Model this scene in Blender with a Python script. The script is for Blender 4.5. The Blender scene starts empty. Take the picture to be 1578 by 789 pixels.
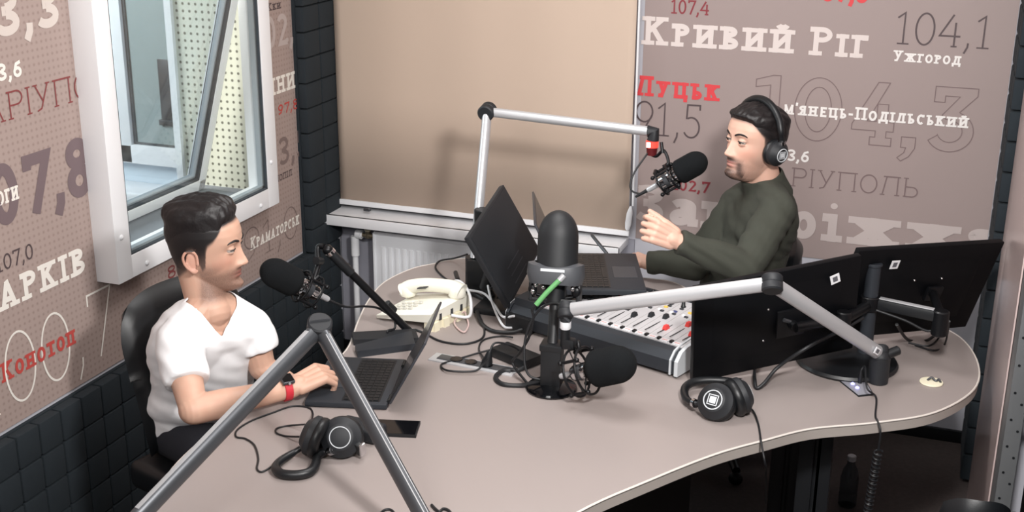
import bpy, bmesh, math, random
import numpy as np
from mathutils import Vector, Matrix, Euler
random.seed(7); np.random.seed(7)
SC = bpy.context.scene
COL = SC.collection
PI = math.pi

# ------------------------------------------------------------------ camera, world, lamps, exposure
CAM = Vector((2.55, -4.8, 2.26))
F_PX = 1912.77
R_ = Vector((0.94157949, 0.33669558, 0.00800925))
D_ = Vector((0.11423789, -0.29691783, -0.9480451))
W_ = Vector((-0.31682451, 0.89357478, -0.31803513))
cam_d = bpy.data.cameras.new('camera'); cam = bpy.data.objects.new('camera', cam_d); COL.objects.link(cam)
cam_d.sensor_width = 36.0; cam_d.lens = F_PX / 1578 * 36.0; cam_d.clip_start = 0.05
cam.matrix_world = Matrix(((R_.x, -D_.x, -W_.x, CAM.x), (R_.y, -D_.y, -W_.y, CAM.y), (R_.z, -D_.z, -W_.z, CAM.z), (0, 0, 0, 1)))
SC.camera = cam
SC.view_settings.view_transform = 'Standard'; SC.view_settings.look = 'None'
SC.view_settings.exposure = 0.0; SC.view_settings.gamma = 1.0; SC.view_settings.use_curve_mapping = False
wd = bpy.data.worlds.new('world'); SC.world = wd; wd.use_nodes = True
wd.node_tree.nodes['Background'].inputs[0].default_value = (0.80, 0.88, 1.0, 1)
wd.node_tree.nodes['Background'].inputs[1].default_value = 0.16

def area(name, loc, aim, sx, sy, power, col=(1, 1, 1), spread=PI):
    l = bpy.data.lights.new(name, 'AREA'); l.shape = 'RECTANGLE'; l.size = sx; l.size_y = sy
    l.energy = power; l.color = col; l.spread = spread
    o = bpy.data.objects.new(name, l); COL.objects.link(o); o.location = loc
    o.rotation_euler = (Vector(aim) - Vector(loc)).to_track_quat('-Z', 'Y').to_euler()
    return o
area('ceiling_lamp_right', (2.60, -3.2, 2.42), (1.3, -.5, 0.9), 0.22, 0.22, 66, (1, .975, .955))
area('front_fill_lamp', (1.7, -4.3, 2.66), (1.4, -.8, 0.8), 0.9, 0.9, 52, (1, .975, .955))  # unseen soft lamp near the camera, added as fill
area('ceiling_lamp_middle', (1.45, -1.5, 2.70), (1.45, -1.5, 0), 0.7, 0.7, 24, (1, .98, .965))
area('control_room_fill', (-1.7, -1.6, 2.2), (-0.7, -0.2, 1.2), 0.9, 0.9, 66, (1.0, .985, .96))  # unseen area light added inside the control room to brighten it

# ------------------------------------------------------------------ unprojection on real planes of the room
def ray(px, py):
    return (R_ * (px - 789) + D_ * (py - 394.5)) / F_PX + W_
def at(px, py, x=None, y=None, z=None, d=None):
    v = ray(px, py)
    if x is not None: t = (x - CAM.x) / v.x
    elif y is not None: t = (y - CAM.y) / v.y
    elif z is not None: t = (z - CAM.z) / v.z
    else: t = d
    return CAM + v * t

# ------------------------------------------------------------------ materials
def lin(c):
    return tuple((v / 255 / 12.92 if v / 255 <= .04045 else ((v / 255 + .055) / 1.055) ** 2.4) for v in c)
def mat(name, rgb, rough=.5, metal=0., var=0., vscale=20., bump=0., bscale=200., spec=.5, emit=None, trans=0., sheen=0., coat=0.):
    m = bpy.data.materials.new(name); m.use_nodes = True
    nt = m.node_tree; b = nt.nodes['Principled BSDF']
    c = lin(rgb) + (1,)
    b.inputs['Base Color'].default_value = c
    b.inputs['Roughness'].default_value = rough; b.inputs['Metallic'].default_value = metal
    b.inputs['Specular IOR Level'].default_value = spec
    if trans: b.inputs['Transmission Weight'].default_value = trans
    if sheen: b.inputs['Sheen Weight'].default_value = sheen
    if coat: b.inputs['Coat Weight'].default_value = coat
    if emit: b.inputs['Emission Color'].default_value = lin(emit[:3]) + (1,); b.inputs['Emission Strength'].default_value = emit[3]
    tc = nt.nodes.new('ShaderNodeTexCoord')
    if var:
        n = nt.nodes.new('ShaderNodeTexNoise'); n.inputs['Scale'].default_value = vscale; n.inputs['Detail'].default_value = 4
        mr = nt.nodes.new('ShaderNodeMapRange'); mr.inputs[3].default_value = 1 - var; mr.inputs[4].default_value = 1 + var
        mx = nt.nodes.new('ShaderNodeMix'); mx.data_type = 'RGBA'; mx.blend_type = 'MULTIPLY'; mx.inputs[0].default_value = 1
        nt.links.new(tc.outputs['Object'], n.inputs['Vector']); nt.links.new(n.outputs['Fac'], mr.inputs[0])
        mx.inputs[6].default_value = c; nt.links.new(mr.outputs[0], mx.inputs[7]); nt.links.new(mx.outputs[2], b.inputs['Base Color'])
    if bump:
        n2 = nt.nodes.new('ShaderNodeTexNoise'); n2.inputs['Scale'].default_value = bscale; n2.inputs['Detail'].default_value = 3
        bp = nt.nodes.new('ShaderNodeBump'); bp.inputs['Strength'].default_value = bump; bp.inputs['Distance'].default_value = .002
        nt.links.new(tc.outputs['Object'], n2.inputs['Vector']); nt.links.new(n2.outputs['Fac'], bp.inputs['Height'])
        nt.links.new(bp.outputs[0], b.inputs['Normal'])
    return m
def perforated(name, rgb, dot, pitch, rad, axes, rough=.7, soft=.15, var=0.):
    """a sheet with a regular grid of small round holes printed/punched in it"""
    m = mat(name, rgb, rough); nt = m.node_tree; b = nt.nodes['Principled BSDF']
    tc = nt.nodes.new('ShaderNodeTexCoord'); sx = nt.nodes.new('ShaderNodeSeparateXYZ'); nt.links.new(tc.outputs['Object'], sx.inputs[0])
    sq = []
    for a in axes:
        d = nt.nodes.new('ShaderNodeMath'); d.operation = 'DIVIDE'; d.inputs[1].default_value = pitch; nt.links.new(sx.outputs[a], d.inputs[0])
        f = nt.nodes.new('ShaderNodeMath'); f.operation = 'FRACT'; nt.links.new(d.outputs[0], f.inputs[0])
        s = nt.nodes.new('ShaderNodeMath'); s.operation = 'SUBTRACT'; s.inputs[1].default_value = .5; nt.links.new(f.outputs[0], s.inputs[0])
        p = nt.nodes.new('ShaderNodeMath'); p.operation = 'POWER'; p.inputs[1].default_value = 2; nt.links.new(s.outputs[0], p.inputs[0]); sq.append(p)
    ad = nt.nodes.new('ShaderNodeMath'); ad.operation = 'ADD'; nt.links.new(sq[0].outputs[0], ad.inputs[0]); nt.links.new(sq[1].outputs[0], ad.inputs[1])
    rt = nt.nodes.new('ShaderNodeMath'); rt.operation = 'SQRT'; nt.links.new(ad.outputs[0], rt.inputs[0])
    mr = nt.nodes.new('ShaderNodeMapRange'); mr.inputs[1].default_value = rad / pitch - soft / 2; mr.inputs[2].default_value = rad / pitch + soft / 2
    mr.inputs[3].default_value = 1; mr.inputs[4].default_value = 0; nt.links.new(rt.outputs[0], mr.inputs[0])
    mx = nt.nodes.new('ShaderNodeMix'); mx.data_type = 'RGBA'; mx.inputs[6].default_value = lin(rgb) + (1,); mx.inputs[7].default_value = lin(dot) + (1,)
    nt.links.new(mr.outputs[0], mx.inputs[0]); nt.links.new(mx.outputs[2], b.inputs['Base Color'])
    return m
M = dict(
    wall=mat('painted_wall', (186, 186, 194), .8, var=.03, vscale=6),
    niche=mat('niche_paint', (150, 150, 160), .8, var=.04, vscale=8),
    ceiling=mat('ceiling_paint', (225, 222, 218), .9),
    carpet=mat('carpet', (70, 62, 60), .95, var=.28, vscale=60, bump=.6, bscale=260),
    banner=mat('banner_vinyl', (156, 140, 137), .55, var=.03, vscale=3),
    lbanner=perforated('banner_over_perforated_board', (168, 149, 142), (150, 130, 124), .021, .0042, (1, 2), .75, .22),
    perf=perforated('perforated_board', (222, 221, 205), (104, 104, 92), .0285, .0055, (0, 2), .6, .12),
    gbanner=mat('glossy_banner_vinyl', (186, 168, 165), .22, var=.03, vscale=3, bump=.25, bscale=9),
    foam=mat('foam_tiles', (31, 39, 45), .9, var=.08, vscale=40, bump=.25, bscale=500),
    blind=mat('blind_cloth', (203, 182, 165), .85, var=.015, vscale=4),
    white=mat('white_plastic', (236, 237, 240), .35),
    pvc=mat('white_frame', (240, 240, 242), .3),
    gasket=mat('rubber_gasket', (58, 64, 70), .6),
    greystrip=mat('grey_spacer', (150, 157, 163), .5),
    sillgrey=mat('grey_felt', (118, 122, 128), .9, var=.1, vscale=50),
    enamel=mat('radiator_enamel', (232, 234, 238), .3),
    brass=mat('valve_metal', (150, 140, 120), .35, .8),
    cream=mat('cream_plastic', (228, 221, 196), .45),
    table=mat('table_laminate', (148, 138, 135), .42, var=.02, vscale=2.5),
    edge=mat('table_edge', (165, 156, 150), .4),
    black=mat('black_plastic', (20, 22, 25), .45),
    blacksoft=mat('black_satin', (28, 30, 34), .6, bump=.1, bscale=400),
    blackmetal=mat('black_metal', (16, 17, 20), .38, .3),
    blackgloss=mat('black_gloss', (10, 11, 14), .12),
    monback=mat('monitor_back', (5, 6, 9), .5, spec=.22), domeblack=mat('satin_windscreen', (24, 26, 29), .55, bump=.15, bscale=900),
    screen=mat('dark_screen', (22, 24, 28), .3, coat=.2),
    graymetal=mat('dark_grey_metal', (84, 86, 90), .4, .6),
    alu=mat('brushed_aluminium', (200, 201, 204), .36, .45),
    chrome=mat('chrome', (220, 220, 222), .14, 1.),
    foamblack=mat('windscreen_foam', (20, 22, 24), 1., bump=.6, bscale=700, spec=.2),
    cable=mat('black_cable', (24, 25, 28), .5),
    wcable=mat('white_cable', (226, 227, 230), .5),
    green=mat('green_cable', (96, 158, 98), .5),
    console=mat('console_grey', (188, 186, 188), .45),
    consoleside=mat('console_dark', (44, 48, 54), .5, .2),
    red=mat('red_plastic', (222, 66, 62), .45),
    redstrap=mat('red_strap', (196, 40, 54), .6),
    yellow=mat('yellow_key', (226, 190, 90), .5),
    blue=mat('blue_key', (70, 76, 120), .5),
    pinklabel=mat('label_strip', (214, 170, 168), .6),
    leather=mat('black_leather', (17, 19, 22), .42, bump=.10, bscale=420),
    shirtw=mat('white_cotton', (238, 238, 240), .9, bump=.15, bscale=600, sheen=.1),
    shirtg=mat('olive_cotton', (58, 60, 52), .9, var=.06, vscale=30, bump=.15, bscale=600),
    trousers=mat('dark_trousers', (34, 36, 44), .9),
    hair=mat('black_hair', (24, 20, 21), .5, var=.3, vscale=60, bump=.7, bscale=90),
    led=mat('red_led', (190, 60, 54), .4, emit=(235, 60, 46, 1.6)),
    ledw=mat('red_led_core', (255, 220, 200), .4, emit=(255, 205, 180, 6.)),
    bluelight=mat('blue_led', (190, 190, 255), .4, emit=(150, 150, 255, 1.6)),
    winlight=mat('daylight_pane', (150, 162, 162), .3, spec=.15),  # opaque pane; the daylight behind it is put into its base colour
    outwall=mat('pale_blue_wall', (200, 212, 222), .7),
    metalgrey=mat('steel_upright', (122, 124, 126), .45, .5, var=.06, vscale=25),
    sticker=mat('white_sticker', (225, 225, 228), .5),
    stickergrey=mat('sticker_grey', (92, 92, 98), .5),
    silverprint=mat('silver_print', (196, 200, 204), .4),
    eyewhite=mat('eye_white', (176, 164, 156), .3), iris=mat('iris', (40, 27, 22), .2),
)
def glassmat(name, tint, rough=0.02, opac=.12):
    m = bpy.data.materials.new(name); m.use_nodes = True; nt = m.node_tree; nt.nodes.clear()
    o = nt.nodes.new('ShaderNodeOutputMaterial'); t = nt.nodes.new('ShaderNodeBsdfTransparent'); g = nt.nodes.new('ShaderNodeBsdfGlossy')
    t.inputs[0].default_value = lin(tint) + (1,); g.inputs['Roughness'].default_value = rough
    mx = nt.nodes.new('ShaderNodeMixShader'); lw = nt.nodes.new('ShaderNodeLayerWeight'); pw = nt.nodes.new('ShaderNodeMath'); pw.operation = 'POWER'; pw.inputs[1].default_value = 4
    fr = nt.nodes.new('ShaderNodeMapRange'); fr.inputs[3].default_value = .03; fr.inputs[4].default_value = .8
    nt.links.new(lw.outputs['Facing'], pw.inputs[0]); nt.links.new(pw.outputs[0], fr.inputs[0]); nt.links.new(fr.outputs[0], mx.inputs[0]); nt.links.new(t.outputs[0], mx.inputs[1]); nt.links.new(g.outputs[0], mx.inputs[2]); nt.links.new(mx.outputs[0], o.inputs[0])
    return m
M['glass'] = glassmat('clear_glass', (251, 253, 252))
M['glassblue'] = glassmat('bluish_glass', (236, 242, 246))
M['bottle'] = glassmat('bottle_plastic', (190, 200, 205), .1)

# ------------------------------------------------------------------ mesh builder
class MB:
    def __init__(s): s.v = []; s.f = []; s.mi = []; s.cur = 0
    def add(s, vs, fs):
        n = len(s.v); s.v += [Vector(v) for v in vs]; s.f += [tuple(i + n for i in f) for f in fs]; s.mi += [s.cur] * len(fs); return s
    def bm(s, b, mtx=None):
        b.verts.ensure_lookup_table(); b.verts.index_update()
        return s.add([(mtx @ v.co if mtx else v.co.copy()) for v in b.verts], [[v.index for v in f.verts] for f in b.faces])
    def box(s, c, size, rot=None, bevel=0., seg=2, axes=None):
        b = bmesh.new(); bmesh.ops.create_cube(b, size=1.)
        for v in b.verts: v.co = Vector((v.co.x * size[0], v.co.y * size[1], v.co.z * size[2]))
        if bevel: bmesh.ops.bevel(b, geom=b.edges[:], offset=bevel, segments=seg, affect='EDGES', profile=.6)
        if axes is not None: m3 = Matrix((axes[0], axes[1], axes[2])).transposed()
        elif rot is not None: m3 = Euler(rot).to_matrix()
        else: m3 = Matrix.Identity(3)
        s.bm(b, Matrix.Translation(Vector(c)) @ m3.to_4x4()); b.free(); return s
    def box2(s, lo, hi, bevel=0.):
        lo, hi = Vector(lo), Vector(hi); return s.box((lo + hi) / 2, hi - lo, bevel=bevel)
    def lathe(s, p, q, prof, seg=28, squash=1., up=None):
        """prof = [(t along p->q in metres, radius)]; squash flattens the second radial axis"""
        p, q = Vector(p), Vector(q); a = (q - p).normalized()
        u = (Vector(up) if up else (Vector((0, 0, 1)) if abs(a.z) < .9 else Vector((1, 0, 0))))
        e1 = (u - a * u.dot(a)).normalized(); e2 = a.cross(e1)
        vs, fs = [], []
        for t, r in prof:
            for k in range(seg):
                th = 2 * PI * k / seg; vs.append(p + a * t + e1 * (r * math.cos(th)) + e2 * (r * squash * math.sin(th)))
        for i in range(len(prof) - 1):
            for k in range(seg):
                k2 = (k + 1) % seg; fs.append((i * seg + k, i * seg + k2, (i + 1) * seg + k2, (i + 1) * seg + k))
        fs.append(tuple(range(seg))[::-1]); n = (len(prof) - 1) * seg; fs.append(tuple(n + k for k in range(seg)))
        return s.add(vs, fs)
    def cyl(s, p, q, r0, r1=None, seg=24, squash=1., up=None, bev=0.):
        L = (Vector(q) - Vector(p)).length; r1 = r0 if r1 is None else r1
        pr = [(0, r0), (L, r1)] if not bev else [(0, r0 - bev), (bev, r0), (L - bev, r1), (L, r1 - bev)]
        return s.lathe(p, q, pr, seg, squash, up)
    def tube(s, pts, r, seg=10, closed=False, taper=None):
        pts = [Vector(p) for p in pts]; n = len(pts); vs, fs = [], []
        nrm = None
        for i in range(n):
            a = (pts[(i + 1) % n] - pts[i - 1]) if closed else (pts[min(i + 1, n - 1)] - pts[max(i - 1, 0)])
            a = a.normalized() if a.length > 1e-9 else Vector((0, 0, 1))
            if nrm is None: nrm = a.orthogonal().normalized()
            nrm = (nrm - a * nrm.dot(a)); nrm = nrm.normalized() if nrm.length > 1e-6 else a.orthogonal().normalized()
            e2 = a.cross(nrm); rr = r if taper is None else r * taper[i]
            for k in range(seg):
                th = 2 * PI * k / seg; vs.append(pts[i] + nrm * (rr * math.cos(th)) + e2 * (rr * math.sin(th)))
        for i in range(n if closed else n - 1):
            j = (i + 1) % n
            for k in range(seg):
                k2 = (k + 1) % seg; fs.append((i * seg + k, i * seg + k2, j * seg + k2, j * seg + k))
        if not closed: fs.append(tuple(range(seg))[::-1]); fs.append(tuple((n - 1) * seg + k for k in range(seg)))
        return s.add(vs, fs)
    def ell(s, c, r, rot=None, nu=24, nv=16, axes=None):
        b = bmesh.new(); bmesh.ops.create_uvsphere(b, u_segments=nu, v_segments=nv, radius=1.)
        if axes is not None: m3 = Matrix((axes[0], axes[1], axes[2])).transposed()
        else: m3 = Euler(rot).to_matrix() if rot else Matrix.Identity(3)
        for v in b.verts: v.co = m3 @ Vector((v.co.x * r[0], v.co.y * r[1], v.co.z * r[2])) + Vector(c)
        s.bm(b); b.free(); return s
    def cap(s, p, q, r0, r1=None, seg=16, n=5):
        """tapered capsule"""
        r1 = r0 if r1 is None else r1; L = max((Vector(q) - Vector(p)).length, 1e-4)
        pr = [(-r0 * math.cos(a), max(r0 * math.sin(a), 1e-4)) for a in np.linspace(0.02, PI / 2, n)]
        pr += [(L + r1 * math.sin(a), max(r1 * math.cos(a), 1e-4)) for a in np.linspace(0, PI / 2 - .02, n)]
        return s.lathe(p, q if (Vector(q) - Vector(p)).length > 1e-5 else Vector(p) + Vector((0, 0, 1e-4)), pr, seg)
    def prism(s, poly, z0, z1, bevel=0.):
        n = len(poly); vs = [(x, y, z0) for x, y in poly] + [(x, y, z1) for x, y in poly]
        fs = [tuple(range(n))[::-1], tuple(range(n, 2 * n))] + [(i, (i + 1) % n, n + (i + 1) % n, n + i) for i in range(n)]
        return s.add(vs, fs)
    def hexa(s, b4, t4):
        """8 corners: bottom ring, top ring"""
        return s.add(list(b4) + list(t4), [(3, 2, 1, 0), (4, 5, 6, 7), (0, 1, 5, 4), (1, 2, 6, 5), (2, 3, 7, 6), (3, 0, 4, 7)])
    def build(s, name, m, parent=None, loc=None, smooth=40, keep=False):
        org = ORG[parent.name] if parent is not None else (Vector(loc) if loc is not None else Vector((0, 0, 0)))
        me = bpy.data.meshes.new(name); me.from_pydata([tuple(v - org) for v in s.v], [], s.f)
        ms = m if isinstance(m, (list, tuple)) else [m]
        for k in ms: me.materials.append(M[k] if isinstance(k, str) else k)
        me.polygons.foreach_set('material_index', s.mi)
        b = bmesh.new(); b.from_mesh(me); bmesh.ops.recalc_face_normals(b, faces=b.faces[:]); b.to_mesh(me); b.free()
        if smooth:
            me.polygons.foreach_set('use_smooth', [True] * len(me.polygons)); me.set_sharp_from_angle(angle=math.radians(smooth))
        o = bpy.data.objects.new(name, me); COL.objects.link(o)
        if parent is not None: o.parent = parent
        else: o.location = org
        ORG[o.name] = org
        return o
ORG = {}
def tag(o, label=None, cat=None, group=None, kind=None):
    if label: o['label'] = label
    if cat: o['category'] = cat
    if group: o['group'] = group
    if kind: o['kind'] = kind
    return o
def thing(name, label, cat, loc, group=None):
    o = bpy.data.objects.new(name, None); COL.objects.link(o); o.location = loc; o.empty_display_size = .05
    ORG[o.name] = Vector(loc); return tag(o, label, cat, group)
def struct(name, mb, m, smooth=40): return tag(mb.build(name, m, smooth=smooth), kind='structure')
def spline(pts, n=8, closed=False):
    P = [Vector(p) for p in pts]; N = len(P); out = []
    rng = range(N) if closed else range(N - 1)
    for i in rng:
        a, b, c, d = (P[(i - 1) % N], P[i], P[(i + 1) % N], P[(i + 2) % N]) if closed else (P[max(i - 1, 0)], P[i], P[i + 1], P[min(i + 2, N - 1)])
        for k in range(n):
            t = k / n
            out.append(.5 * ((2 * b) + (c - a) * t + (2 * a - 5 * b + 4 * c - d) * t * t + (3 * b - a - 3 * c + d) * t ** 3))
    if not closed: out.append(P[-1])
    return out
# ------------------------------------------------------------------ slab-serif stroke lettering for the printed walls
def arc(cx, cy, rx, ry, a0, a1, n=18):
    return [(cx + rx * math.cos(math.radians(a0 + (a1 - a0) * k / n)), cy + ry * math.sin(math.radians(a0 + (a1 - a0) * k / n))) for k in range(n + 1)]
def glyph(ch, w):
    """advance and strokes of one letter, cap height 1, stem weight w"""
    h = w / 2; t = 1 - h; s = .05 + w * .28; S = []; m = .045
    xl = m + s + h * .75
    def P(*p): S.append(list(p))
    def bs(x, y, l=None):
        l = (l or s) + h; S.append((.82, [(x - l, y), (x + l, y)]))
    def stem(x, lo=True, hi=True):
        P((x, 0), (x, 1))
        if lo: bs(x, h * .9)
        if hi: bs(x, 1 - h * .9)
    def box(W): return xl, W - xl
    if ch == ' ': return .34, []
    if ch == "'": P((.1, 1), (.08, .74)); return .2, S
    if ch == '-': P((.06, .38), (.36, .38)); return .42, S
    if ch == ',': P((.16, .13 + w * .3), (.15, .02), (.06, -.17)); return .27, S
    if ch in '0О': W = .70 if ch == '0' else .80; S.append(arc(W / 2, .5, W / 2 - m - h, .5 - h, 0, 360, 40)); return W, S
    if ch == '1': P((.08, .80), (.30, .97 - h * .3), (.30, 0)); bs(.30, h * .9, s + .09); return .56, S
    if ch == '2': P(*(arc(.33, .72, .25 - h * .4, .28 - h, 160, -25, 16) + [(.07 + h, h), (.62, h)])); P((.61 - h * .3, h), (.61 - h * .3, .2)); return .68, S
    if ch == '3': P(*arc(.31, .74, .22, .26 - h, 155, -90, 16)); P(*arc(.31, .27, .26 - h * .3, .27 - h + (0 if h < .05 else 0), 90, -150, 18)); P((.22, .52), (.31, .52)); return .66, S
    if ch == '4': P((.45, t), (.07, .33), (.70, .33)); P((.53, .74), (.53, 0)); bs(.53, h * .9); return .76, S
    if ch == '5': P((.58, t), (.14 + h, t), (.12 + h, .56)); P(*arc(.31, .32, .29 - h, .32 - h, 120, -150, 22)); P((.575, 1), (.575, .86 - h)); return .68, S
    if ch == '6': P(*arc(.35, .32, .30 - h, .32 - h, 0, 360, 36)); P((.58, t - .02), (.30, .78), (.06 + h, .40), (.05 + h, .32)); return .70, S
    if ch == '9': P(*arc(.35, .68, .30 - h, .32 - h, 0, 360, 36)); P((.12, h + .02), (.40, .22), (.64 - h, .60), (.65 - h, .68)); return .70, S
    if ch == '7': P((.06 + h, .84 - h), (.06 + h, t), (.62, t), (.26, 0)); return .68, S
    if ch == '8': P(*arc(.35, .75, .24 - h * .5, .25 - h * .8, 0, 360, 32)); P(*arc(.35, .28, .30 - h, .28 - h * .8, 0, 360, 32)); return .70, S
    if ch == 'К': W = .84; stem(xl); P((xl, .46), (W - xl - .02, t)); P((xl + .16, .56), (W - xl, h)); bs(W - xl - .02, 1 - h * .9, s * .9); bs(W - xl, h * .9, s * .9); return W, S
    if ch == 'Р': W = .72; P((xl, 0), (xl, 1)); bs(xl, h * .9); P((xl - s - h, t), (xl, t)); P(*([(xl, t)] + arc(W - m - h - .22, .73, .22, .27 - h, 90, -90, 14) + [(xl, .46 + h)])); return W, S
    if ch in 'ИЙ':
        W = .90; a, b = box(W); stem(a); stem(b); P((a, h * 2), (b, 1 - h * 2))
        if ch == 'Й': P(*arc(W / 2, 1.20, .15, .12, 190, 350, 10))
        return W, S
    if ch == 'В': W = .74; stem(xl); P(*([(xl, t)] + arc(W - m - h - .24, .76, .20, .24 - h, 90, -90, 12) + [(xl, .52)])); P(*([(xl, .52)] + arc(W - m - h - .22, .27, .23, .25 - h + .01, 90, -90, 12) + [(xl, h)])); return W, S
    if ch == 'І': W = xl * 2; stem(W / 2); return W, S
    if ch == 'Г': W = .66; stem(xl); P((xl, t), (W - m, t)); P((W - m - h, 1), (W - m - h, .76)); return W, S
    if ch == 'У': W = .80; P((xl, t), (W * .53, .34)); P((W - xl, t), (W * .42, .10), (.16, h)); bs(xl, 1 - h * .9, s * .9); bs(W - xl, 1 - h * .9, s * .9); return W, S
    if ch == 'Ж':
        W = 1.16; c = W / 2; P((c, 0), (c, 1)); bs(c, h * .9); bs(c, 1 - h * .9)
        for sg in (-1, 1):
            P((c, .5), (c + sg * (c - xl), t)); P((c + sg * .1, .54), (c + sg * (c - xl), h)); bs(c + sg * (c - xl), 1 - h * .9, s * .8); bs(c + sg * (c - xl), h * .9, s * .8)
        return W, S
    if ch == 'Д':
        W = .90; a, b = box(W); P((a + .03, h), (a + .16, t), (b, t)); P((b - h * .2, 0), (b - h * .2, 1)); P((m, h), (W - m, h)); P((m + h, h), (m + h, -.20)); P((W - m - h, h), (W - m - h, -.20)); P((a, t), (W - m, t)); return W, S
    if ch == 'Л': W = .86; a, b = box(W); P((a, h), (a + .13, t), (b, t)); P((b, 0), (b, 1)); bs(a, h * .9, s * .9); bs(b, h * .9); P((a, t), (W - m, t)); return W, S
    if ch in 'Ц': W = .90; a, b = box(W); stem(a, lo=False); stem(b, lo=False); P((a - s, h), (W - m, h)); P((W - m - h, h), (W - m - h, -.20)); return W, S
    if ch == 'Ь': W = .70; stem(xl, lo=False); P(*([(xl, .56 - h)] + arc(W - m - h - .22, .28, .22, .28 - h, 90, -90, 14) + [(xl - s, h)])); return W, S
    if ch == 'М': W = 1.02; a, b = box(W); P((a, 0), (a, 1)); P((b, 0), (b, 1)); bs(a, h * .9); bs(b, h * .9); P((a, 1 - h), (W / 2, .18), (b, 1 - h)); P((a - s, t), (a, t)); P((b, t), (b + s, t)); return W, S
    if ch == 'Я': W = .76; b = W - xl; P((b, 0), (b, 1)); bs(b, h * .9); P((b + s, t), (b, t)); P(*([(b, t)] + arc(m + h + .22, .73, .22, .27 - h, 90, 270, 14) + [(b, .46 + h)])); P((b - .16, .46), (m + s, h)); bs(m + s, h * .9, s * .8); return W, S
    if ch == 'Н': W = .90; a, b = box(W); stem(a); stem(b); P((a, .5), (b, .5)); return W, S
    if ch == 'П': W = .88; a, b = box(W); P((a, 0), (a, 1)); P((b, 0), (b, 1)); bs(a, h * .9); bs(b, h * .9); P((a - s - h, t), (b + s + h, t)); return W, S
    if ch == 'Т': W = .78; P((W / 2, 0), (W / 2, 1)); bs(W / 2, h * .9, s + .06); P((m, t), (W - m, t)); P((m + h, 1), (m + h, .76)); P((W - m - h, 1), (W - m - h, .76)); return W, S
    if ch == 'Е': W = .72; stem(xl, 0, 0); P((xl - s, t), (W - m, t)); P((xl - s, h), (W - m, h)); P((xl, .51), (W - m - .12, .51)); P((W - m - h, 1), (W - m - h, .78)); P((W - m - h, 0), (W - m - h, .22)); return W, S
    if ch == 'С': W = .76; P(*arc(W / 2 + .02, .5, W / 2 - m - h, .5 - h, 48, 312, 30)); P((W - m - h - .03, .98), (W - m - h - .03, .72)); return W, S
    if ch == 'А': W = .90; a, b = box(W); P((a, h), (W / 2 - h * .3, t)); P((W / 2 - h * .3, 1), (b, h)); bs(a, h * .9, s * .9); bs(b, h * .9, s * .9); P((a + .10, .33), (b - .10, .33)); return W, S
    if ch == 'Х': W = .86; a, b = box(W); P((a, h), (b, t)); P((a, t), (b, h)); [bs(x, y, s * .85) for x in (a, b) for y in (h * .9, 1 - h * .9)]; return W, S
    if ch == 'З': W = .68; P(*arc(.31, .75, .23, .25 - h, 150, -90, 16)); P(*arc(.31, .27, .27 - h * .2, .27 - h, 90, -150, 18)); P((.2, .52), (.31, .52)); P((.06 + h, .70), (.06 + h, .97)); return W, S
    # true lower case, x-height .72
    x = .72; q = x - h
    if ch == 'a': W = .70; P(*(arc(.36, x - .22, .20, .22 - h, 160, 0, 12) + [(.56, h), (.70, h)])); P(*arc(.31, .22, .25 - h, .22 - h, 0, 360, 28)); P((.3, .42), (.56, .42)); return W, S
    if ch == 'n': W = .88; a, b = box(W); P((a, 0), (a, x)); P((b, 0), (b, x)); bs(a, h * .9); bs(b, h * .9); P((a - s - h, q), (b + s + h, q)); return W, S
    if ch == 'o': W = .74; S.append(arc(W / 2, x / 2, W / 2 - m - h, x / 2 - h, 0, 360, 36)); return W, S
    if ch == 'p': W = .80; P((xl, -.30), (xl, x)); bs(xl, -.30 + h); P((xl - s - h, q), (xl, q)); P(*arc(W - m - .27, x / 2, .27 - h, x / 2 - h, 0, 360, 32)); return W, S
    if ch == 'i': W = xl * 2; P((W / 2, 0), (W / 2, x)); bs(W / 2, h * .9); P((W / 2 - s - h, q), (W / 2, q)); S.append((.07 / w, arc(W / 2, x + .20, .042, .042, 0, 360, 12))); S.append((.1 / w, [(W / 2 - .03, x + .20), (W / 2 + .03, x + .20)])); return W, S
    if ch == 'j':
        W = 1.12; c = W / 2; P((c, 0), (c, x)); bs(c, h * .9, s * .9); bs(c, x - h * .9, s * .9)
        for sg in (-1, 1):
            P((c, x / 2), (c + sg * (c - xl), q)); P((c + sg * .06, x / 2), (c + sg * (c - xl), h)); bs(c + sg * (c - xl), x - h * .9, s * .8); bs(c + sg * (c - xl), h * .9, s * .8)
        return W, S
    if ch == 'y': W = .72; b = W - xl; P((b, 0), (b, x)); bs(b, h * .9); P((b + s, q), (b, q)); P(*([(b, q)] + arc(m + h + .17, x - .19, .17, .19 - h, 90, 270, 12) + [(b, x - .38 + h)])); P((b - .12, x - .38), (m + s, h)); bs(m + s, h * .9, s * .8); return W, S
    return .5, S
SMALL = .80
def layout(txt, w):
    """returns (strokes, advance positions); Cyrillic lower case = small capitals"""
    x = 0; out = []; pos = [0]
    for ch in txt:
        if ch.islower() and ord(ch) > 127:
            a, S = glyph(ch.upper(), w / SMALL); k = SMALL
        else:
            a, S = glyph(ch, w); k = 1.
        for st in S:
            f_, st = st if isinstance(st, tuple) else (1., st)
            out.append((f_, [(x + px * k, py * k) for px, py in st]))
        x += a * k + .035 * (ch != ' '); pos.append(x)
    return out, pos
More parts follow.
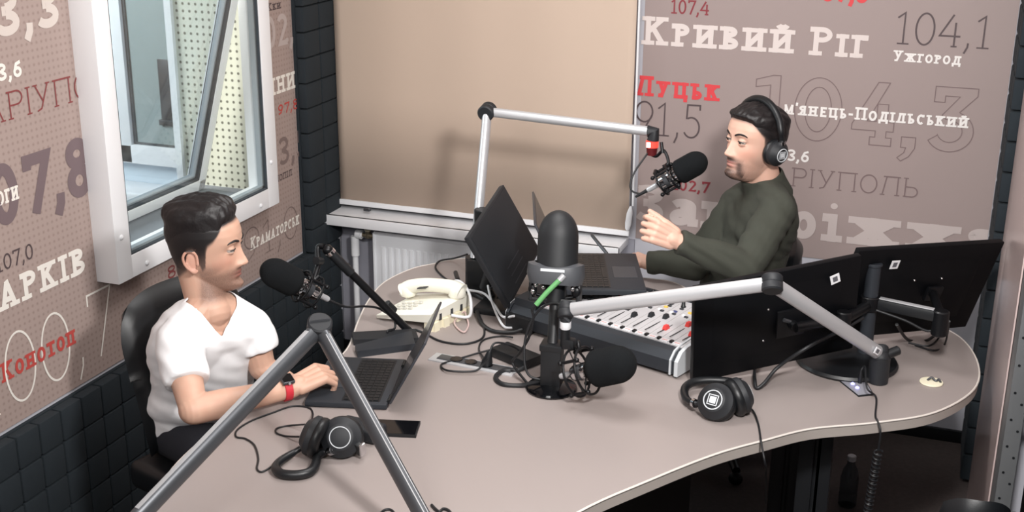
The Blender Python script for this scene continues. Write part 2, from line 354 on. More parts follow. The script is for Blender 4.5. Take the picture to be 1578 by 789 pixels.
def stroke_quads(pts, w):
    """outline strip of a polyline with mitred joints -> verts, faces (2D)"""
    closed = len(pts) > 4 and abs(pts[0][0] - pts[-1][0]) < 1e-6 and abs(pts[0][1] - pts[-1][1]) < 1e-6
    P = [Vector(p) for p in pts]
    if closed: P = P[:-1]
    n = len(P); L, Rr = [], []
    for i in range(n):
        d0 = (P[i] - P[i - 1]) if (closed or i > 0) else (P[1] - P[0])
        d1 = (P[(i + 1) % n] - P[i]) if (closed or i < n - 1) else d0
        d0 = d0.normalized(); d1 = d1.normalized()
        n0 = Vector((-d0.y, d0.x)); n1 = Vector((-d1.y, d1.x)); mm = n0 + n1
        if mm.length < .2: mm = n0
        mm = mm.normalized(); k = min(1 / max(mm.dot(n0), .35), 1.9) * w / 2
        L.append(P[i] + mm * k); Rr.append(P[i] - mm * k)
    vs = L + Rr; fs = []
    for i in range(n if closed else n - 1):
        j = (i + 1) % n; fs.append((i, j, n + j, n + i))
    return vs, fs
def lettering(parent, plane, val, txt, w, hpx, left, right, a=0, b=None, m=None, off=.0012, shear=0., outline=None):
    """print txt on the wall x=val or y=val; the glyphs a..b run between two points of the wall (given by the sight lines
    left/right), cap height from the sight line hpx pixels above the left point"""
    kw = {plane: val}
    p0 = at(*left, **kw); p1 = at(*right, **kw); top = at(left[0] + hpx * (-.08 if left[0] < 700 else .03), left[1] - hpx, **kw)
    ax = 1 if plane == 'x' else 0
    H = top.z - p0.z; z0 = (p0.z + p1.z) / 2
    if outline: strokes, pos = outline
    elif ' ' in txt:
        _, pos = layout(txt, w); e = list(pos); i = txt.index(' '); vx = (p1[ax] - p0[ax]) / pos[-1]
        for t_, k0, k1 in ((txt[:i], 0, i), (txt[i + 1:], i + 1, len(txt))):
            fr = [Vector((left[0] + (right[0] - left[0]) * pos[k] / pos[-1], left[1] + (right[1] - left[1]) * pos[k] / pos[-1])) for k in (k0, k1)]
            lettering(parent, plane, val, t_, w, hpx, tuple(fr[0]), tuple(fr[1]), m=m)
        return
    else: strokes, pos = layout(txt, w)
    b = len(txt) if b is None else b
    sc = (p1[ax] - p0[ax]) / (pos[b] - pos[a]); u0 = p0[ax] - pos[a] * sc
    mb = MB()
    for i, st in enumerate(strokes):
        f_, st = st if isinstance(st, tuple) else (1., st)
        ww = w * H * f_ if not outline else w
        vs, fs = stroke_quads([((x + y * shear) * sc, y * H) for x, y in st], ww)
        if plane == 'y': vs = [Vector((min(v.x, 2.7475 - u0), v.y)) for v in vs]
        dd = off + .000025 * i
        mb.add([((val + dd + .0000015 * q, u0 + v.x, z0 + v.y) if plane == 'x' else (u0 + v.x, val - dd - .0000015 * q, z0 + v.y)) for q, v in enumerate(vs)], fs)
    return mb.build('lettering', m, parent, smooth=0)
# ------------------------------------------------------------------ the room
struct('floor', MB().box2((-3.2, -5.6, -.06), (3.6, .5, 0)), 'carpet')
struct('ceiling', MB().box2((-3.2, -5.6, 2.75), (3.6, .5, 2.82)), 'ceiling')
WY0, WY1, WZ0, WZ1 = -1.64, -.655, .925, 2.02           # opening of the control-room window
wl = MB()
wl.box2((-.3, -5.6, 0), (0, .3, WZ0)); wl.box2((-.3, -5.6, WZ1), (0, .3, 2.75)); wl.box2((-.3, -5.6, WZ0), (0, WY0, WZ1)); wl.box2((-.3, WY1, WZ0), (0, .3, WZ1))
struct('wall_left', wl, 'wall')
wb = MB(); wb.box2((0, 0, 0), (3.0, .25, 2.75)); struct('wall_back', wb, 'wall')
struct('wall_right', MB().box2((2.80, -1.52, 0), (2.95, 0, 2.75)), 'wall')
struct('wall_outer', MB().box2((-3.2, .0, 0), (-.3, .25, 2.75)), 'outwall')
struct('baseboard_back', MB().box2((0, -.018, 0), (2.80, 0, .05), bevel=.003), 'black')
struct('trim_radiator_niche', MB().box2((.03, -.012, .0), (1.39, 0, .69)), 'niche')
# window sill over the radiator
sl = MB(); sl.box2((.03, -.175, .668), (1.365, 0, .70), bevel=.004); sl.box2((.03, -.178, .655), (1.365, -.155, .70), bevel=.004)
struct('trim_window_sill', sl, 'white')

# window between studio and control room: casing, glass, recess lined with perforated board, tilted inner sash
w1 = tag(bpy.data.objects.new('window_1', None), kind='structure'); COL.objects.link(w1); w1.location = (0, -1.15, WZ0); ORG['window_1'] = Vector(w1.location)
Y0, Y1, Z0, Z1, FW = -1.664, -.634, .882, 2.06, .077
fr = MB()
fr.box2((0, Y0, Z0), (.09, Y0 + FW, Z1), .004); fr.box2((0, Y1 - FW, Z0), (.09, Y1, Z1), .004)
fr.box2((0, Y0 + FW - .001, Z0 + .0006), (.0894, Y1 - FW + .001, Z0 + FW), .003); fr.box2((0, Y0 + FW - .001, Z1 - FW), (.0894, Y1 - FW + .001, Z1 - .0006), .003)
fr.build('casing', 'pvc', w1)
for q in ((187, 366), (226.5, 405), (402, 317), (418, 250)):
    p = at(*q, x=.09); MB().lathe(p, p + Vector((.004, 0, 0)), [(0, .009), (.003, .008), (.006, .003)], 14).build('screw_cap', 'white', w1)
gs = MB(); gs.cur = 0; a0, a1, b0, b1 = Y0 + FW, Y1 - FW, Z0 + FW, Z1 - FW
def ring(mb, x0, x1, a0, a1, b0, b1, t):
    mb.box2((x0, a0, b0), (x1, a0 + t, b1)); mb.box2((x0, a1 - t, b0), (x1, a1, b1)); mb.box2((x0, a0, b0), (x1, a1, b0 + t)); mb.box2((x0, a0, b1 - t), (x1, a1, b1))
ring(gs, .072, .086, a0 - .001, a1 + .001, b0 - .001, b1 + .001, .007); gs.build('gasket', 'gasket', w1)
g2 = MB(); ring(g2, .050, .072, a0, a1, b0, b1, .014); g2.build('spacer_bar', 'greystrip', w1)
MB().box2((.078, a0 + .004, b0 + .004), (.082, a1 - .004, b1 - .004)).build('pane', 'glass', w1)
rv = MB(); rv.box2((-.34, WY1 - .012, WZ0), (.0, WY1 - .001, WZ1)); rv.build('perforated_reveal', 'perf', w1)
rv = MB(); rv.box2((-.34, WY0 + .001, WZ0), (.0, WY0 + .012, WZ1)); rv.build('perforated_reveal', 'perf', w1)
MB().box2((-.36, WY0, WZ0 - .004), (.0, WY1, WZ0 + .008)).build('recess_floor', 'sillgrey', w1)
MB().box2((-.345, WY1 - .03, WZ0), (-.315, WY1 - .012, WZ1)).build('back_frame', 'pvc', w1)
# tilted sash (bottom hinged, top leaning into the recess)
SB, ST = Vector((-.215, 0, .948)), Vector((.0356, 0, 1.85))
sd = (ST - SB).normalized(); sn = Vector((sd.z, 0, -sd.x)); sy0, sy1 = WY0 + .02, -.735; sL = (ST - SB).length
def sbar(mb, y0, y1, t0, t1, n0, n1):
    c = SB + sd * ((t0 + t1) / 2) + sn * ((n0 + n1) / 2); c.y = (y0 + y1) / 2
    mb.box(c, (n1 - n0, y1 - y0, t1 - t0), axes=(sn, Vector((0, 1, 0)), sd), bevel=.003)
def sring(mb, a0, a1, t0, t1, w, n0, n1):
    sbar(mb, a0, a0 + w, t0, t1, n0, n1); sbar(mb, a1 - w, a1, t0, t1, n0, n1); sbar(mb, a0, a1, t0, t0 + w, n0, n1); sbar(mb, a0, a1, t1 - w, t1, n0, n1)
sh = MB(); sring(sh, sy0, sy1, 0, sL, .045, -.03, .03); so = sh.build('sash', 'pvc', w1)
sg = MB(); sring(sg, sy0 + .043, sy1 - .043, .043, sL - .043, .012, -.020, .026); sg.build('sash_gasket', 'gasket', so)
sg = MB(); sring(sg, sy0 + .052, sy1 - .052, .052, sL - .052, .010, -.012, .012); sg.build('sash_spacer', 'greystrip', so)
sp = MB(); sbar(sp, sy0 + .04, sy1 - .04, .04, sL - .04, -.004, .0); sp.build('sash_pane', 'glassblue', so)
# daylight window of the control room, seen through the glass
w2 = tag(bpy.data.objects.new('window_2', None), kind='structure'); COL.objects.link(w2); w2.location = (-.95, 0, .6); ORG['window_2'] = Vector(w2.location)
fx = MB(); X0, X1, Q0, Q1 = -1.20, -.66, .80, 2.3
for lo, hi in (((X0, -.05, Q0), (X0 + .17, 0, Q1)), ((X1 - .085, -.05, Q0), (X1, 0, Q1)), ((X0, -.05, Q0), (X1, 0, Q0 + .09)), ((X0, -.05, Q1 - .1), (X1, 0, Q1))): fx.box2(lo, hi, .006)
fx.build('window_frame', 'pvc', w2)
fx = MB(); fx.box2((X0 + .165, -.022, Q0 + .085), (X1 - .08, -.012, Q1 - .1)); fx.build('pane', 'winlight', w2)
fx = MB()
for lo, hi in (((X0 + .17, -.03, Q0 + .09), (X0 + .185, -.02, Q1 - .1)), ((X0 + .17, -.03, Q0 + .09), (X1 - .085, -.02, Q0 + .1))): fx.box2(lo, hi)
fx.build('gasket', 'gasket', w2)
fx = MB(); fx.box2((-1.5, -.20, .66), (-.35, 0, .70), .008); fx.build('window_sill', 'pvc', w2)
fx = MB(); fx.cyl((X0 + .07, -.05, 1.36), (X0 + .07, -.085, 1.36), .016); fx.box((X0 + .07, -.085, 1.30), (.022, .02, .15), bevel=.008); fx.build('handle', 'white', w2)
fx = MB(); fx.box2((-.865, -.030, 1.02), (-.80, -.0225, 1.30), .002); fx.box2((-.875, -.040, .995), (-.80, -.0225, 1.02), .002)
tag(fx.build('intercom_panel', 'graymetal', loc=(-.83, -.03, 1.0)), 'narrow dark grey panel fixed beyond the control room glass', 'panel')

# ------------------------------------------------------------------ printed banners
def holed_sheet(x0, x1, o, i):
    oy = [(o[0], o[2]), (o[1], o[2]), (o[1], o[3]), (o[0], o[3])]; iy = [(i[0], i[2]), (i[1], i[2]), (i[1], i[3]), (i[0], i[3])]
    vs = [(x, y, z) for x in (x0, x1) for ring_ in (oy, iy) for y, z in ring_]; fs = []
    for k in range(4):
        j = (k + 1) % 4
        fs += [(k, j, 4 + j, 4 + k), (8 + k, 12 + k, 12 + j, 8 + j), (k, 8 + k, 8 + j, j), (4 + k, 4 + j, 12 + j, 12 + k)]
    return MB().add(vs, fs)
bl = holed_sheet(.0005, .004, (-4.6, -.318, .572, 2.70), (WY0, WY1, WZ0, WZ1)).build('printed_banner', 'lbanner', loc=(0, -2, .56))
tag(bl, 'taupe banner of city names and frequencies on the wall beside the inner window', 'banner')
br = MB().box2((1.392, -.004, .697), (2.748, -.0005, 2.70)).build('printed_banner', 'banner', loc=(2.05, 0, .70))
tag(br, 'taupe banner of city names and frequencies behind the man in the olive shirt', 'banner')
bg = MB().box2((2.777, -1.52, .0), (2.781, -.47, 2.70)).build('printed_banner', 'gbanner', loc=(2.77, -.9, 0))
tag(bg, 'glossy pinkish banner seen edge-on at the right edge of the picture', 'banner')
T = dict(white=mat('print_white', (236, 231, 228), .6), light=mat('print_light', (220, 208, 204), .6), pale=mat('print_pale', (190, 177, 174), .6),
         dark=mat('print_dark', (84, 70, 72), .6), mid=mat('print_mid', (120, 101, 101), .6), red=mat('print_red', (216, 66, 72), .6),
         maroon=mat('print_maroon', (136, 52, 60), .6), lwhite=mat('print_left_white', (240, 234, 226), .7), lred=mat('print_left_red', (190, 74, 68), .7),
         lmaroon=mat('print_left_maroon', (134, 66, 66), .7), lmid=mat('print_left_mid', (118, 101, 104), .7), ldark=mat('print_left_dark', (82, 68, 70), .7),
         lcream=mat('print_left_cream', (214, 202, 194), .7), lpale=mat('print_left_pale', (186, 172, 168), .7), lfade=mat('print_left_fade', (128, 110, 106), .7))
Y = -.004
def TR(txt, w, h, l, r, m, a=0, b=None, **k): return lettering(br, 'y', Y, txt, w, h, l, r, a, b, T[m], **k)
TR('107,4', .12, 22, (1033, 21), (1094, 23.5), 'maroon')
TR('Кривий Ріг', .18, 44, (987, 68), (1339.5, 90.5), 'light')
TR('104,1', .055, 51, (1376, 68), (1529, 76), 'dark')
TR('Ужгород', .175, 17, (1375, 93), (1481.5, 101.5), 'white')
TR('Луцьк', .185, 31, (977, 147), (1111, 156), 'red')
TR('91,5', .05, 52, (976, 207), (1083, 214), 'dark')
TR("м'янець-Подільський", .175, 19, (1206, 175), (1493, 198), 'white')
TR('3,6', .18, 18, (1212, 248), (1248, 250), 'white')
TR('РІУПОЛЬ', .065, 29, (1217, 287), (1417, 305), 'mid')
TR('102,7', .17, 17, (1034, 293), (1094, 297), 'maroon')
TR('Зanopijjy', .21, 57, (976, 349), (1546, 391), 'pale')
TR('87,8', .17, 36, (1265, 1), (1339, 5), 'red')
def closed(p): return p + [p[0]]
def rev(p): return p[::-1]
o1 = [[(.02, .80), (.02, .92), (.30, 1.0), (.42, 1.0), (.42, .14), (.56, .14), (.56, 0), (.06, 0), (.06, .14), (.26, .14), (.26, .84), (.02, .80)]]
o0 = [arc(.40, .5, .38, .51, 0, 360, 44), arc(.40, .5, .21, .36, 0, 360, 40)]
o4 = [[(.42, 1.0), (.60, 1.0), (.30, .38), (.44, .38), (.44, .66), (.61, .66), (.61, .38), (.72, .38), (.72, .23), (.61, .23), (.61, .13), (.70, .13), (.70, 0), (.36, 0), (.36, .13), (.44, .13), (.44, .23), (.06, .23), (.06, .32), (.42, 1.0)]]
oc = [[(.04, .17), (.26, .17), (.26, .0), (.18, -.14), (.06, -.22), (.0, -.17), (.10, -.08), (.12, 0), (.04, 0), (.04, .17)]]
o3 = [[(.08, 1.0), (.72, 1.0), (.72, .88), (.48, .62)] + arc(.36, .31, .36, .32, 68, -150, 20) + [(.18, .24)] + arc(.36, .31, .19, .17, 200, 430, 16) + [(.28, .50), (.22, .56), (.46, .86), (.24, .86), (.24, .76), (.08, .76), (.08, 1.0)]]
big = []; xx = 0
for g, adv in ((o1, .66), (o0, .90), (o4, .82), (oc, .40), (o3, .76)):
    big += [[(xx + x, y) for x, y in s] for s in g]; xx += adv
TR('104,3', .0035, 94, (1158, 208), (1500, 236), 'mid', outline=(big, [0, .66, 1.56, 2.38, 2.78, xx]))
def TL(txt, w, h, l, r, m, a=0, b=None, **k): return lettering(bl, 'x', .004, txt, w, h, l, r, a, b, T[m], **k)
TL('93,3', .20, 76, (-8, 59), (96, 39), 'lcream', 1)
TL('103,6', .20, 27, (-4, 127), (36, 116), 'lwhite', 2)
TL('МАРІУПО', .065, 44, (12, 187), (114, 156), 'lmaroon', 2, 6)
TL('107,8', .20, 97, (-12, 358), (147, 291), 'lmid', 1)
TL('ОГИ', .20, 22, (-4, 319), (30, 305), 'lwhite')
TL('107,0', .11, 25, (-6, 422), (53, 397), 'ldark')
TL('ХАРКІВ', .20, 44, (-3, 481), (134, 419), 'lwhite', 1)
TL('100,7', .03, 112, (11, 632), (184, 533), 'lwhite', 1)
TL('Конотоп', .18, 30, (2, 590), (118, 529), 'lred')
TL('88,4', .15, 19, (257, 431), (312, 404), 'lmaroon')
TL('91,0', .035, 52, (376, 408), (462, 362), 'lfade')
TL('Краматорськ', .16, 19, (385, 385), (461, 346), 'lwhite', shear=.12)
TL('Жки', .16, 12, (408, 19), (433, 12), 'ldark')
TL('02,9', .17, 50, (408, 80), (471, 58), 'lpale')
TL('ННИЦ', .20, 27, (410, 151), (470, 130), 'lwhite')
TL('97,8', .16, 16, (428, 178), (460, 167), 'lred')
TL('03,5', .15, 43, (409, 264), (474, 239), 'lfade')
TL('НОПІЛ', .14, 10, (424, 282), (450, 270), 'ldark')

# ------------------------------------------------------------------ acoustic foam
def foam_panel(rows, cols, dy, dz):
    mb = MB(); mb.box2((0, 0, 0), (.012, cols * dy + (.034 if cols == 2 else 0), rows * dz))
    for i in range(cols):
        for j in range(rows): mb.box((.031, (i + .5) * dy, (j + .5) * dz), (.040, dy * .96, dz * .96), bevel=.008, seg=2)
    return mb
ORDN = ['first', 'second', 'third', 'fourth', 'fifth', 'sixth', 'seventh']
fp = None
for i in range(7):
    lab = 'black tiled foam panel along the foot of the left wall, %s from the radiator corner' % ORDN[i]
    if fp is None: fp = foam_panel(5, 5, .1, .112).build('foam_panel', 'foam', loc=(0, 0, 0)); o = fp
    else: o = fp.copy(); COL.objects.link(o)
    o.location = (0, -.555 - .5 * i, 0); tag(o, lab, 'foam panel', 'foam panels at the foot of the left wall')
fs = foam_panel(20, 2, .138, .105).build('foam_panel', 'foam', loc=(0, 0, 0)); fs.location = (.0015, -.312, .562)
tag(fs, 'tall narrow strip of black foam tiles between the taupe banner and the beige blind', 'foam panel')
fr_ = MB(); fr_.box2((2.788, -.375, .02), (2.80, -.02, 2.70))
for i in range(3):
    for j in range(25): fr_.box((2.769, -.022 - (i + .5) * .117, .02 + (j + .5) * .107), (.040, .112, .102), bevel=.009)
fr_ = fr_.build('foam_panel', 'foam', loc=(2.80, -.2, .02))
tag(fr_, 'tall strip of black foam tiles in the corner behind the glossy pinkish banner', 'foam panel')

# ------------------------------------------------------------------ roller blind
rb = thing('roller_blind', 'plain beige roller blind pulled down over the window above the radiator', 'blind', (.71, -.05, .72))
z0a = at(524, 312, y=-.05).z; 
bm_ = MB(); NX = 40
vs = []; fs_ = []
for i in range(NX + 1):
    u = i / NX; x = .055 + (1.372 - .055) * u
    for zz in (.735, 1.2, 1.7, 2.68): vs.append((x, -.05 + .0025 * math.sin(u * 23) * (1 if zz < 2 else .4) + .002 * math.sin(u * 9 + 1), zz))
for i in range(NX):
    for j in range(3): a = i * 4 + j; fs_.append((a, a + 4, a + 5, a + 1))
bm_.add(vs, fs_); bo = bm_.build('fabric', 'blind', rb); sm = bo.modifiers.new('thick', 'SOLIDIFY'); sm.thickness = .0012
MB().box((.7135, -.05, .729), (1.325, .014, .024), bevel=.005).build('bottom_rail', 'white', rb)
MB().box((.7135, -.05, 2.69), (1.34, .06, .06), bevel=.01).build('roller_case', 'white', rb)
MB().tube([(1.382, -.055, 2.66), (1.380, -.055, 1.9), (1.384, -.055, 1.2), (1.388, -.055, .85)], .0045, 8).build('cord', 'white', rb)
p = at(972, 318, y=-.06); q = at(966, 357, y=-.06)
MB().lathe(p, q, [(0, .004), (.012, .008), (.03, .0125), (.075, .0135), (.098, .010), (.105, .004)], 18, squash=.6).build('cord_weight', 'white', rb)
sr = MB(); p = at(566, 323, y=-.1); sr.box(p, (.03, .02, .012), bevel=.003); sr.cyl(p + Vector((.0, 0, 0)), p + Vector((.02, -.02, .01)), .004)
sr.build('rail_clip', 'graymetal', rb)

# ------------------------------------------------------------------ radiator
rd = thing('radiator', 'white ribbed panel radiator under the sill of the beige blind', 'radiator', (.75, -.10, .12))
a = MB(); RX0, RX1, RZ0, RZ1 = .238, 1.30, .13, .618
a.box2((RX0, -.062, RZ0), (RX1, -.05, RZ1)); n = int((RX1 - RX0 - .05) / .0335)
for i in range(n):
    x = RX0 + .045 + i * .0335; a.box((x, -.099, (RZ0 + RZ1) / 2 - .012), (.021, .012, RZ1 - RZ0 - .095), bevel=.005)
a.box2((RX0, -.100, RZ0), (RX1, -.092, RZ1), .002); a.build('panel', 'enamel', rd)
a = MB(); a.box2((RX0, -.104, RZ1 - .008), (RX1, -.045, RZ1 + .006), .003)
a.build('top_cover', 'enamel', rd)
a = MB(); a.box2((RX0 - .004, -.105, RZ0), (RX0 + .006, -.045, RZ1), .002); a.build('side_cover', 'enamel', rd)
a = MB(); a.box2((RX1 - .006, -.105, RZ0), (RX1 + .004, -.045, RZ1), .002); a.build('side_cover', 'enamel', rd)
a = MB(); pv = at(553, 361, y=-.08); pv2 = at(575, 366, y=-.08)
a.tube(spline([(pv.x - .02, -.08, 0.0), (pv.x - .02, -.08, .3), (pv.x - .02, -.08, .50), (pv.x - .012, -.08, pv.z - .01), (pv.x + .02, -.08, pv.z)], 6), .0135, 14)
a.cyl((pv.x - .02, -.08, pv.z - .10), (pv.x - .02, -.08, pv.z - .01), .019); a.cyl((pv.x - .012, -.08, pv.z), (pv.x + .014, -.08, pv.z), .021); a.build('pipe', 'white', rd)
a = MB(); a.cyl((pv.x + .014, -.08, pv.z), (RX0 + .005, -.08, pv.z - .002), .011); a.cyl((pv.x + .045, -.08, pv.z - .012), (pv.x + .045, -.08, pv.z + .02), .012); a.build('valve_body', 'brass', rd)
a = MB(); a.lathe((pv.x + .045, -.08, pv.z + .018), (pv.x + .045, -.08, pv.z + .06), [(0, .011), (.006, .016), (.03, .017), (.036, .012)], 16); a.build('valve_knob', 'cream', rd)

# ------------------------------------------------------------------ right edge: steel upright with holes, dark doorway beyond
up = thing('steel_upright', 'grey steel upright with punched holes at the right edge of the picture', 'upright', (2.79, -1.60, 0))
a = MB(); a.box2((2.782, -1.668, 0), (2.790, -1.53, 2.7), .001); a.box2((2.782, -1.672, 0), (2.822, -1.664, 2.7), .001); a.build('channel', 'metalgrey', up)
hp = None
for k in range(20):
    for q, dr in (((2.793, -1.6722, .12 + .075 * k), 'y'), ((2.812, -1.6722, .09 + .075 * k), 'y')):
        if hp is None: hp = MB().cyl((0, 0, 0), (0, -.0012, 0), .0035, seg=10).build('punched_hole', 'black'); o = hp
        else: o = hp.copy(); COL.objects.link(o)
        o.parent = up; o.location = Vector(q) - up.location
for zz in (.33, .60, .90): MB().cyl((2.820, -1.668, zz), (2.838, -1.668, zz), .010, seg=14).build('bolt', 'metalgrey', up)
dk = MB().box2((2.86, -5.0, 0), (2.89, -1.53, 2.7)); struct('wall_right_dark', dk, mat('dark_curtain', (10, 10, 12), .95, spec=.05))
# ------------------------------------------------------------------ desk
TZ = .74
outline = [(.863, -1.59), (.79, -1.36), (.735, -1.169), (.705, -.98), (.735, -.81), (.793, -.718), (.866, -.63), (1.05, -.575), (1.30, -.57), (1.53, -.595), (1.68, -.60), (1.80, -.70), (1.95, -.77), (2.12, -.74), (2.27, -.64), (2.42, -.61), (2.56, -.67),
           (2.674, -.79), (2.728, -.994), (2.716, -1.202), (2.613, -1.404), (2.46, -1.53), (2.299, -1.631), (2.19, -1.745), (2.078, -1.875), (1.951, -2.07), (1.829, -2.282), (1.74, -2.55), (1.68, -2.85), (1.55, -3.1), (1.25, -3.18), (1.0, -3.1),
           (.89, -2.85), (.845, -2.6), (.795, -2.40), (.785, -2.2), (.82, -2.0), (.865, -1.8)]
poly = [(v.x, v.y) for v in spline([(x, y, 0) for x, y in outline], 6, closed=True)]
dk = thing('conference_desk', 'large kidney-shaped taupe desk with pale edging in the middle of the studio', 'desk', (1.6, -1.6, 0))
a = MB(); a.prism(poly, TZ - .034, TZ); a.mi = [0] * len(a.mi)
a.build('tabletop', ['table', 'edge'], dk, smooth=30)
top = [o for o in bpy.data.objects if o.name == 'tabletop'][0]
for p in top.data.polygons:
    if abs(p.normal.z) < .5: p.material_index = 1
e = MB(); e.tube([(x, y, TZ - .0015) for x, y in poly], .0032, 6, closed=True); e.build('edge_band', mat('edge_pale', (214, 206, 199), .4), dk)
for (lx, ly) in ((2.275, -1.40), (2.15, -.98), (1.0, -.95), (1.05, -1.45), (1.05, -2.75), (1.52, -2.70)):
    a = MB(); a.box((lx, ly, .353), (.045, .05, .706), bevel=.004); a.box((lx + .05, ly + .02, .353), (.045, .05, .706), bevel=.004); a.box((lx + .025, ly + .01, .012), (.14, .10, .024), bevel=.006)
    a.box((lx + .025, ly + .01, .35), (.03, .03, .68)); a.build('leg', 'black', dk)
a = MB(); a.box((1.62, -1.62, .37), (.03, .95, .66), rot=(0, 0, -.62), bevel=.004); a.build('black_panel', 'black', dk)  # black upright panel under the tabletop
# flush socket strip and socket plate let into the top
def flat4(corners, z0, z1): return MB().hexa([Vector((c.x, c.y, z0)) for c in corners], [Vector((c.x, c.y, z1)) for c in corners])
def ccw(c): 
    A = sum(c[i].x * c[(i + 1) % 4].y - c[(i + 1) % 4].x * c[i].y for i in range(4)); return c if A > 0 else c[::-1]
ps = thing('socket_strip', 'silver socket strip let into the desk in front of the telephone', 'socket strip', at(725, 560, z=TZ))
U = (Vector((1.4, -1.566, TZ)) - Vector((1.143, -1.543, TZ))); Ln = U.length; U.normalize(); Vv = Vector((-U.y, U.x, 0)); O = Vector((1.143, -1.543, TZ))
def frame(u, v, z=0): return O + U * u + Vv * v + Vector((0, 0, z))
a = MB(); a.box(frame(.135, 0, .001), (.285, .060, .006), axes=(U, Vv, Vector((0, 0, 1))), bevel=.002); a.build('frame', 'alu', ps)
a = MB(); a.box(frame(.14, .003, .004), (.25, .036, .004), axes=(U, Vv, Vector((0, 0, 1))), bevel=.001); a.build('inset', 'graymetal', ps)
for u in (.075, .125, .178): 
    a = MB(); a.cyl(frame(u, .003, .005), frame(u, .003, .0085), .0195, seg=24, bev=.001); a.cyl(frame(u, .003, .0075), frame(u, .003, .0088), .014, seg=20); a.build('socket', 'blackgloss', ps)
pl = thing('power_plug', 'black power plug standing in the silver socket strip', 'plug', frame(.178, .003, .009))
a = MB(); a.lathe(frame(.178, .003, .008), frame(.19, .003, .06), [(0, .016), (.012, .017), (.03, .011), (.045, .008), (.05, .005)], 16); a.build('plug_body', 'black', pl)
pe = frame(.19, .003, .055)
a = MB(); a.tube(spline([pe, pe + Vector((.01, .02, .02)), pe + Vector((.05, .06, .0)), pe + Vector((.10, .10, -.05)), pe + Vector((.16, .10, -.055))]), .0032); a.build('cord', 'cable', pl)

sp2 = thing('socket_plate', 'small grey socket plate with blue lights let into the desk by the arm base', 'socket plate', at(1313, 592, z=TZ))
c4 = ccw([at(x, y, z=TZ) for x, y in ((1281, 578), (1327, 576), (1347, 609), (1323, 612))])
flat4(c4, TZ - .002, TZ + .002).build('rim', 'black', sp2)
m_ = sum(c4, Vector()) / 4; c5 = [m_ + (c - m_) * .90 for c in c4]
flat4(c5, TZ + .001, TZ + .0032).build('plate', mat('plate_grey', (142, 142, 150), .35), sp2)
for q in ((1309, 583), (1314, 592), (1321, 598)):
    p = at(*q, z=TZ + .004); MB().lathe(p, p + Vector((0, 0, .01)), [(0, .0065), (.003, .006), (.006, .002)], 14).build('light', 'bluelight', sp2)
jk = thing('headphone_plug', 'thin black plug and lead running from the socket plate over the desk edge', 'plug', at(1325, 590, z=TZ + .004))
p = at(1325, 590, z=TZ + .004)
a = MB(); a.lathe(p, p + Vector((0, 0, .05)), [(0, .006), (.02, .0065), (.035, .004), (.04, .0025)], 12); a.build('plug_body', 'black', jk)
e1 = at(1350, 612, z=TZ + .005); e2 = at(1349, 640, z=TZ + .004); ed = at(1352, 648, z=TZ + .003)
b0 = ed + Vector((.012, -.022, -.02)); 
a = MB(); a.tube(spline([p + Vector((0, 0, .04)), p + Vector((.01, -.005, .055)), at(1336, 598, z=TZ + .03), e1, e2, ed, b0, b0 + Vector((0, 0, -.06))], 7), .0028)
hel = []
c0 = b0 + Vector((0, 0, -.06))
for i in range(430):
    t = i / 429; zz = c0.z - .58 * t; an = i * .62
    hel.append(Vector((c0.x - .03 * t + .011 * math.cos(an), c0.y + .05 * t + .011 * math.sin(an), zz)))
a.tube(hel, .0026, 6); a.build('coiled_lead', 'cable', jk)
cp = thing('cable_grommet', 'round cream grommet in the desk, right of the silver arm base', 'grommet', at(1435, 590, z=TZ))
p = at(1435, 590, z=TZ); MB().lathe(p, p + Vector((0, 0, 1)), [(-.002, .03), (.002, .034), (.005, .033), (.006, .026)], 32).build('lid', 'cream', cp)
a = MB(); a.tube(spline([p + Vector((-.012, .0, .007)), p + Vector((.0, .008, .014)), p + Vector((.012, .0, .008)), p + Vector((.02, .006, .012)), p + Vector((.026, -.004, .008))]), .0032); a.build('cord_end', 'graymetal', cp)

# ------------------------------------------------------------------ chairs
ch = thing('office_chair', 'black leather office chair under the man in the white shirt', 'chair', (.50, -1.88, 0))
ax = Vector((.28, .96, 0)).normalized(); fw = Vector((ax.y, -ax.x, 0))
def backrest(mb, base, axis, fwd, wdt, z0, z1, lean, th=.075):
    """padded slab with rounded corners, curved round the sitter"""
    NU, NV = 18, 16; ring_ = []
    def P(u, v, f):
        e = max(abs(u), 0); hw = wdt / 2 * (1 - .16 * max(0, v - .75) / .25 * (max(0, v - .75) / .25) - .05 * (1 - v))
        zz = z0 + (z1 - z0) * v - .035 * (abs(u) ** 3) * (v > .5)
        puff = (1 - abs(u) ** 4) ** .5 * (1 - abs(2 * v - 1) ** 6) ** .5 * (1 - .12 * (abs(((v * 4) % 1) - .5) < .06))
        off = lean * v + .06 * u * u
        return base + axis * (u * hw) + fwd * (-off * 1 + .10 * u * u + f * th * .5 * puff) + Vector((0, 0, zz))
    vs = []; fs = []
    for f in (1, -1):
        for i in range(NU + 1):
            for j in range(NV + 1): vs.append(P(2 * i / NU - 1, j / NV, f))
    n = (NU + 1) * (NV + 1)
    for s in (0, 1):
        for i in range(NU):
            for j in range(NV): k = s * n + i * (NV + 1) + j; fs.append((k, k + NV + 1, k + NV + 2, k + 1))
    mb.add(vs, fs); return mb
bb = backrest(MB(), Vector((.475, -1.83, 0)), ax, fw, .47, .52, .985, .10, .09).build('backrest', 'leather', ch, smooth=80)
c = Vector((.62, -1.93, 0))
a = MB(); a.box(c + Vector((0, 0, .45)), (.42, .40, .09), axes=(fw, ax, Vector((0, 0, 1))), bevel=.035, seg=4); a.build('seat', 'leather', ch)
a = MB(); a.cyl(c + Vector((0, 0, .08)), c + Vector((0, 0, .42)), .03); a.build('gas_column', 'blackmetal', ch)
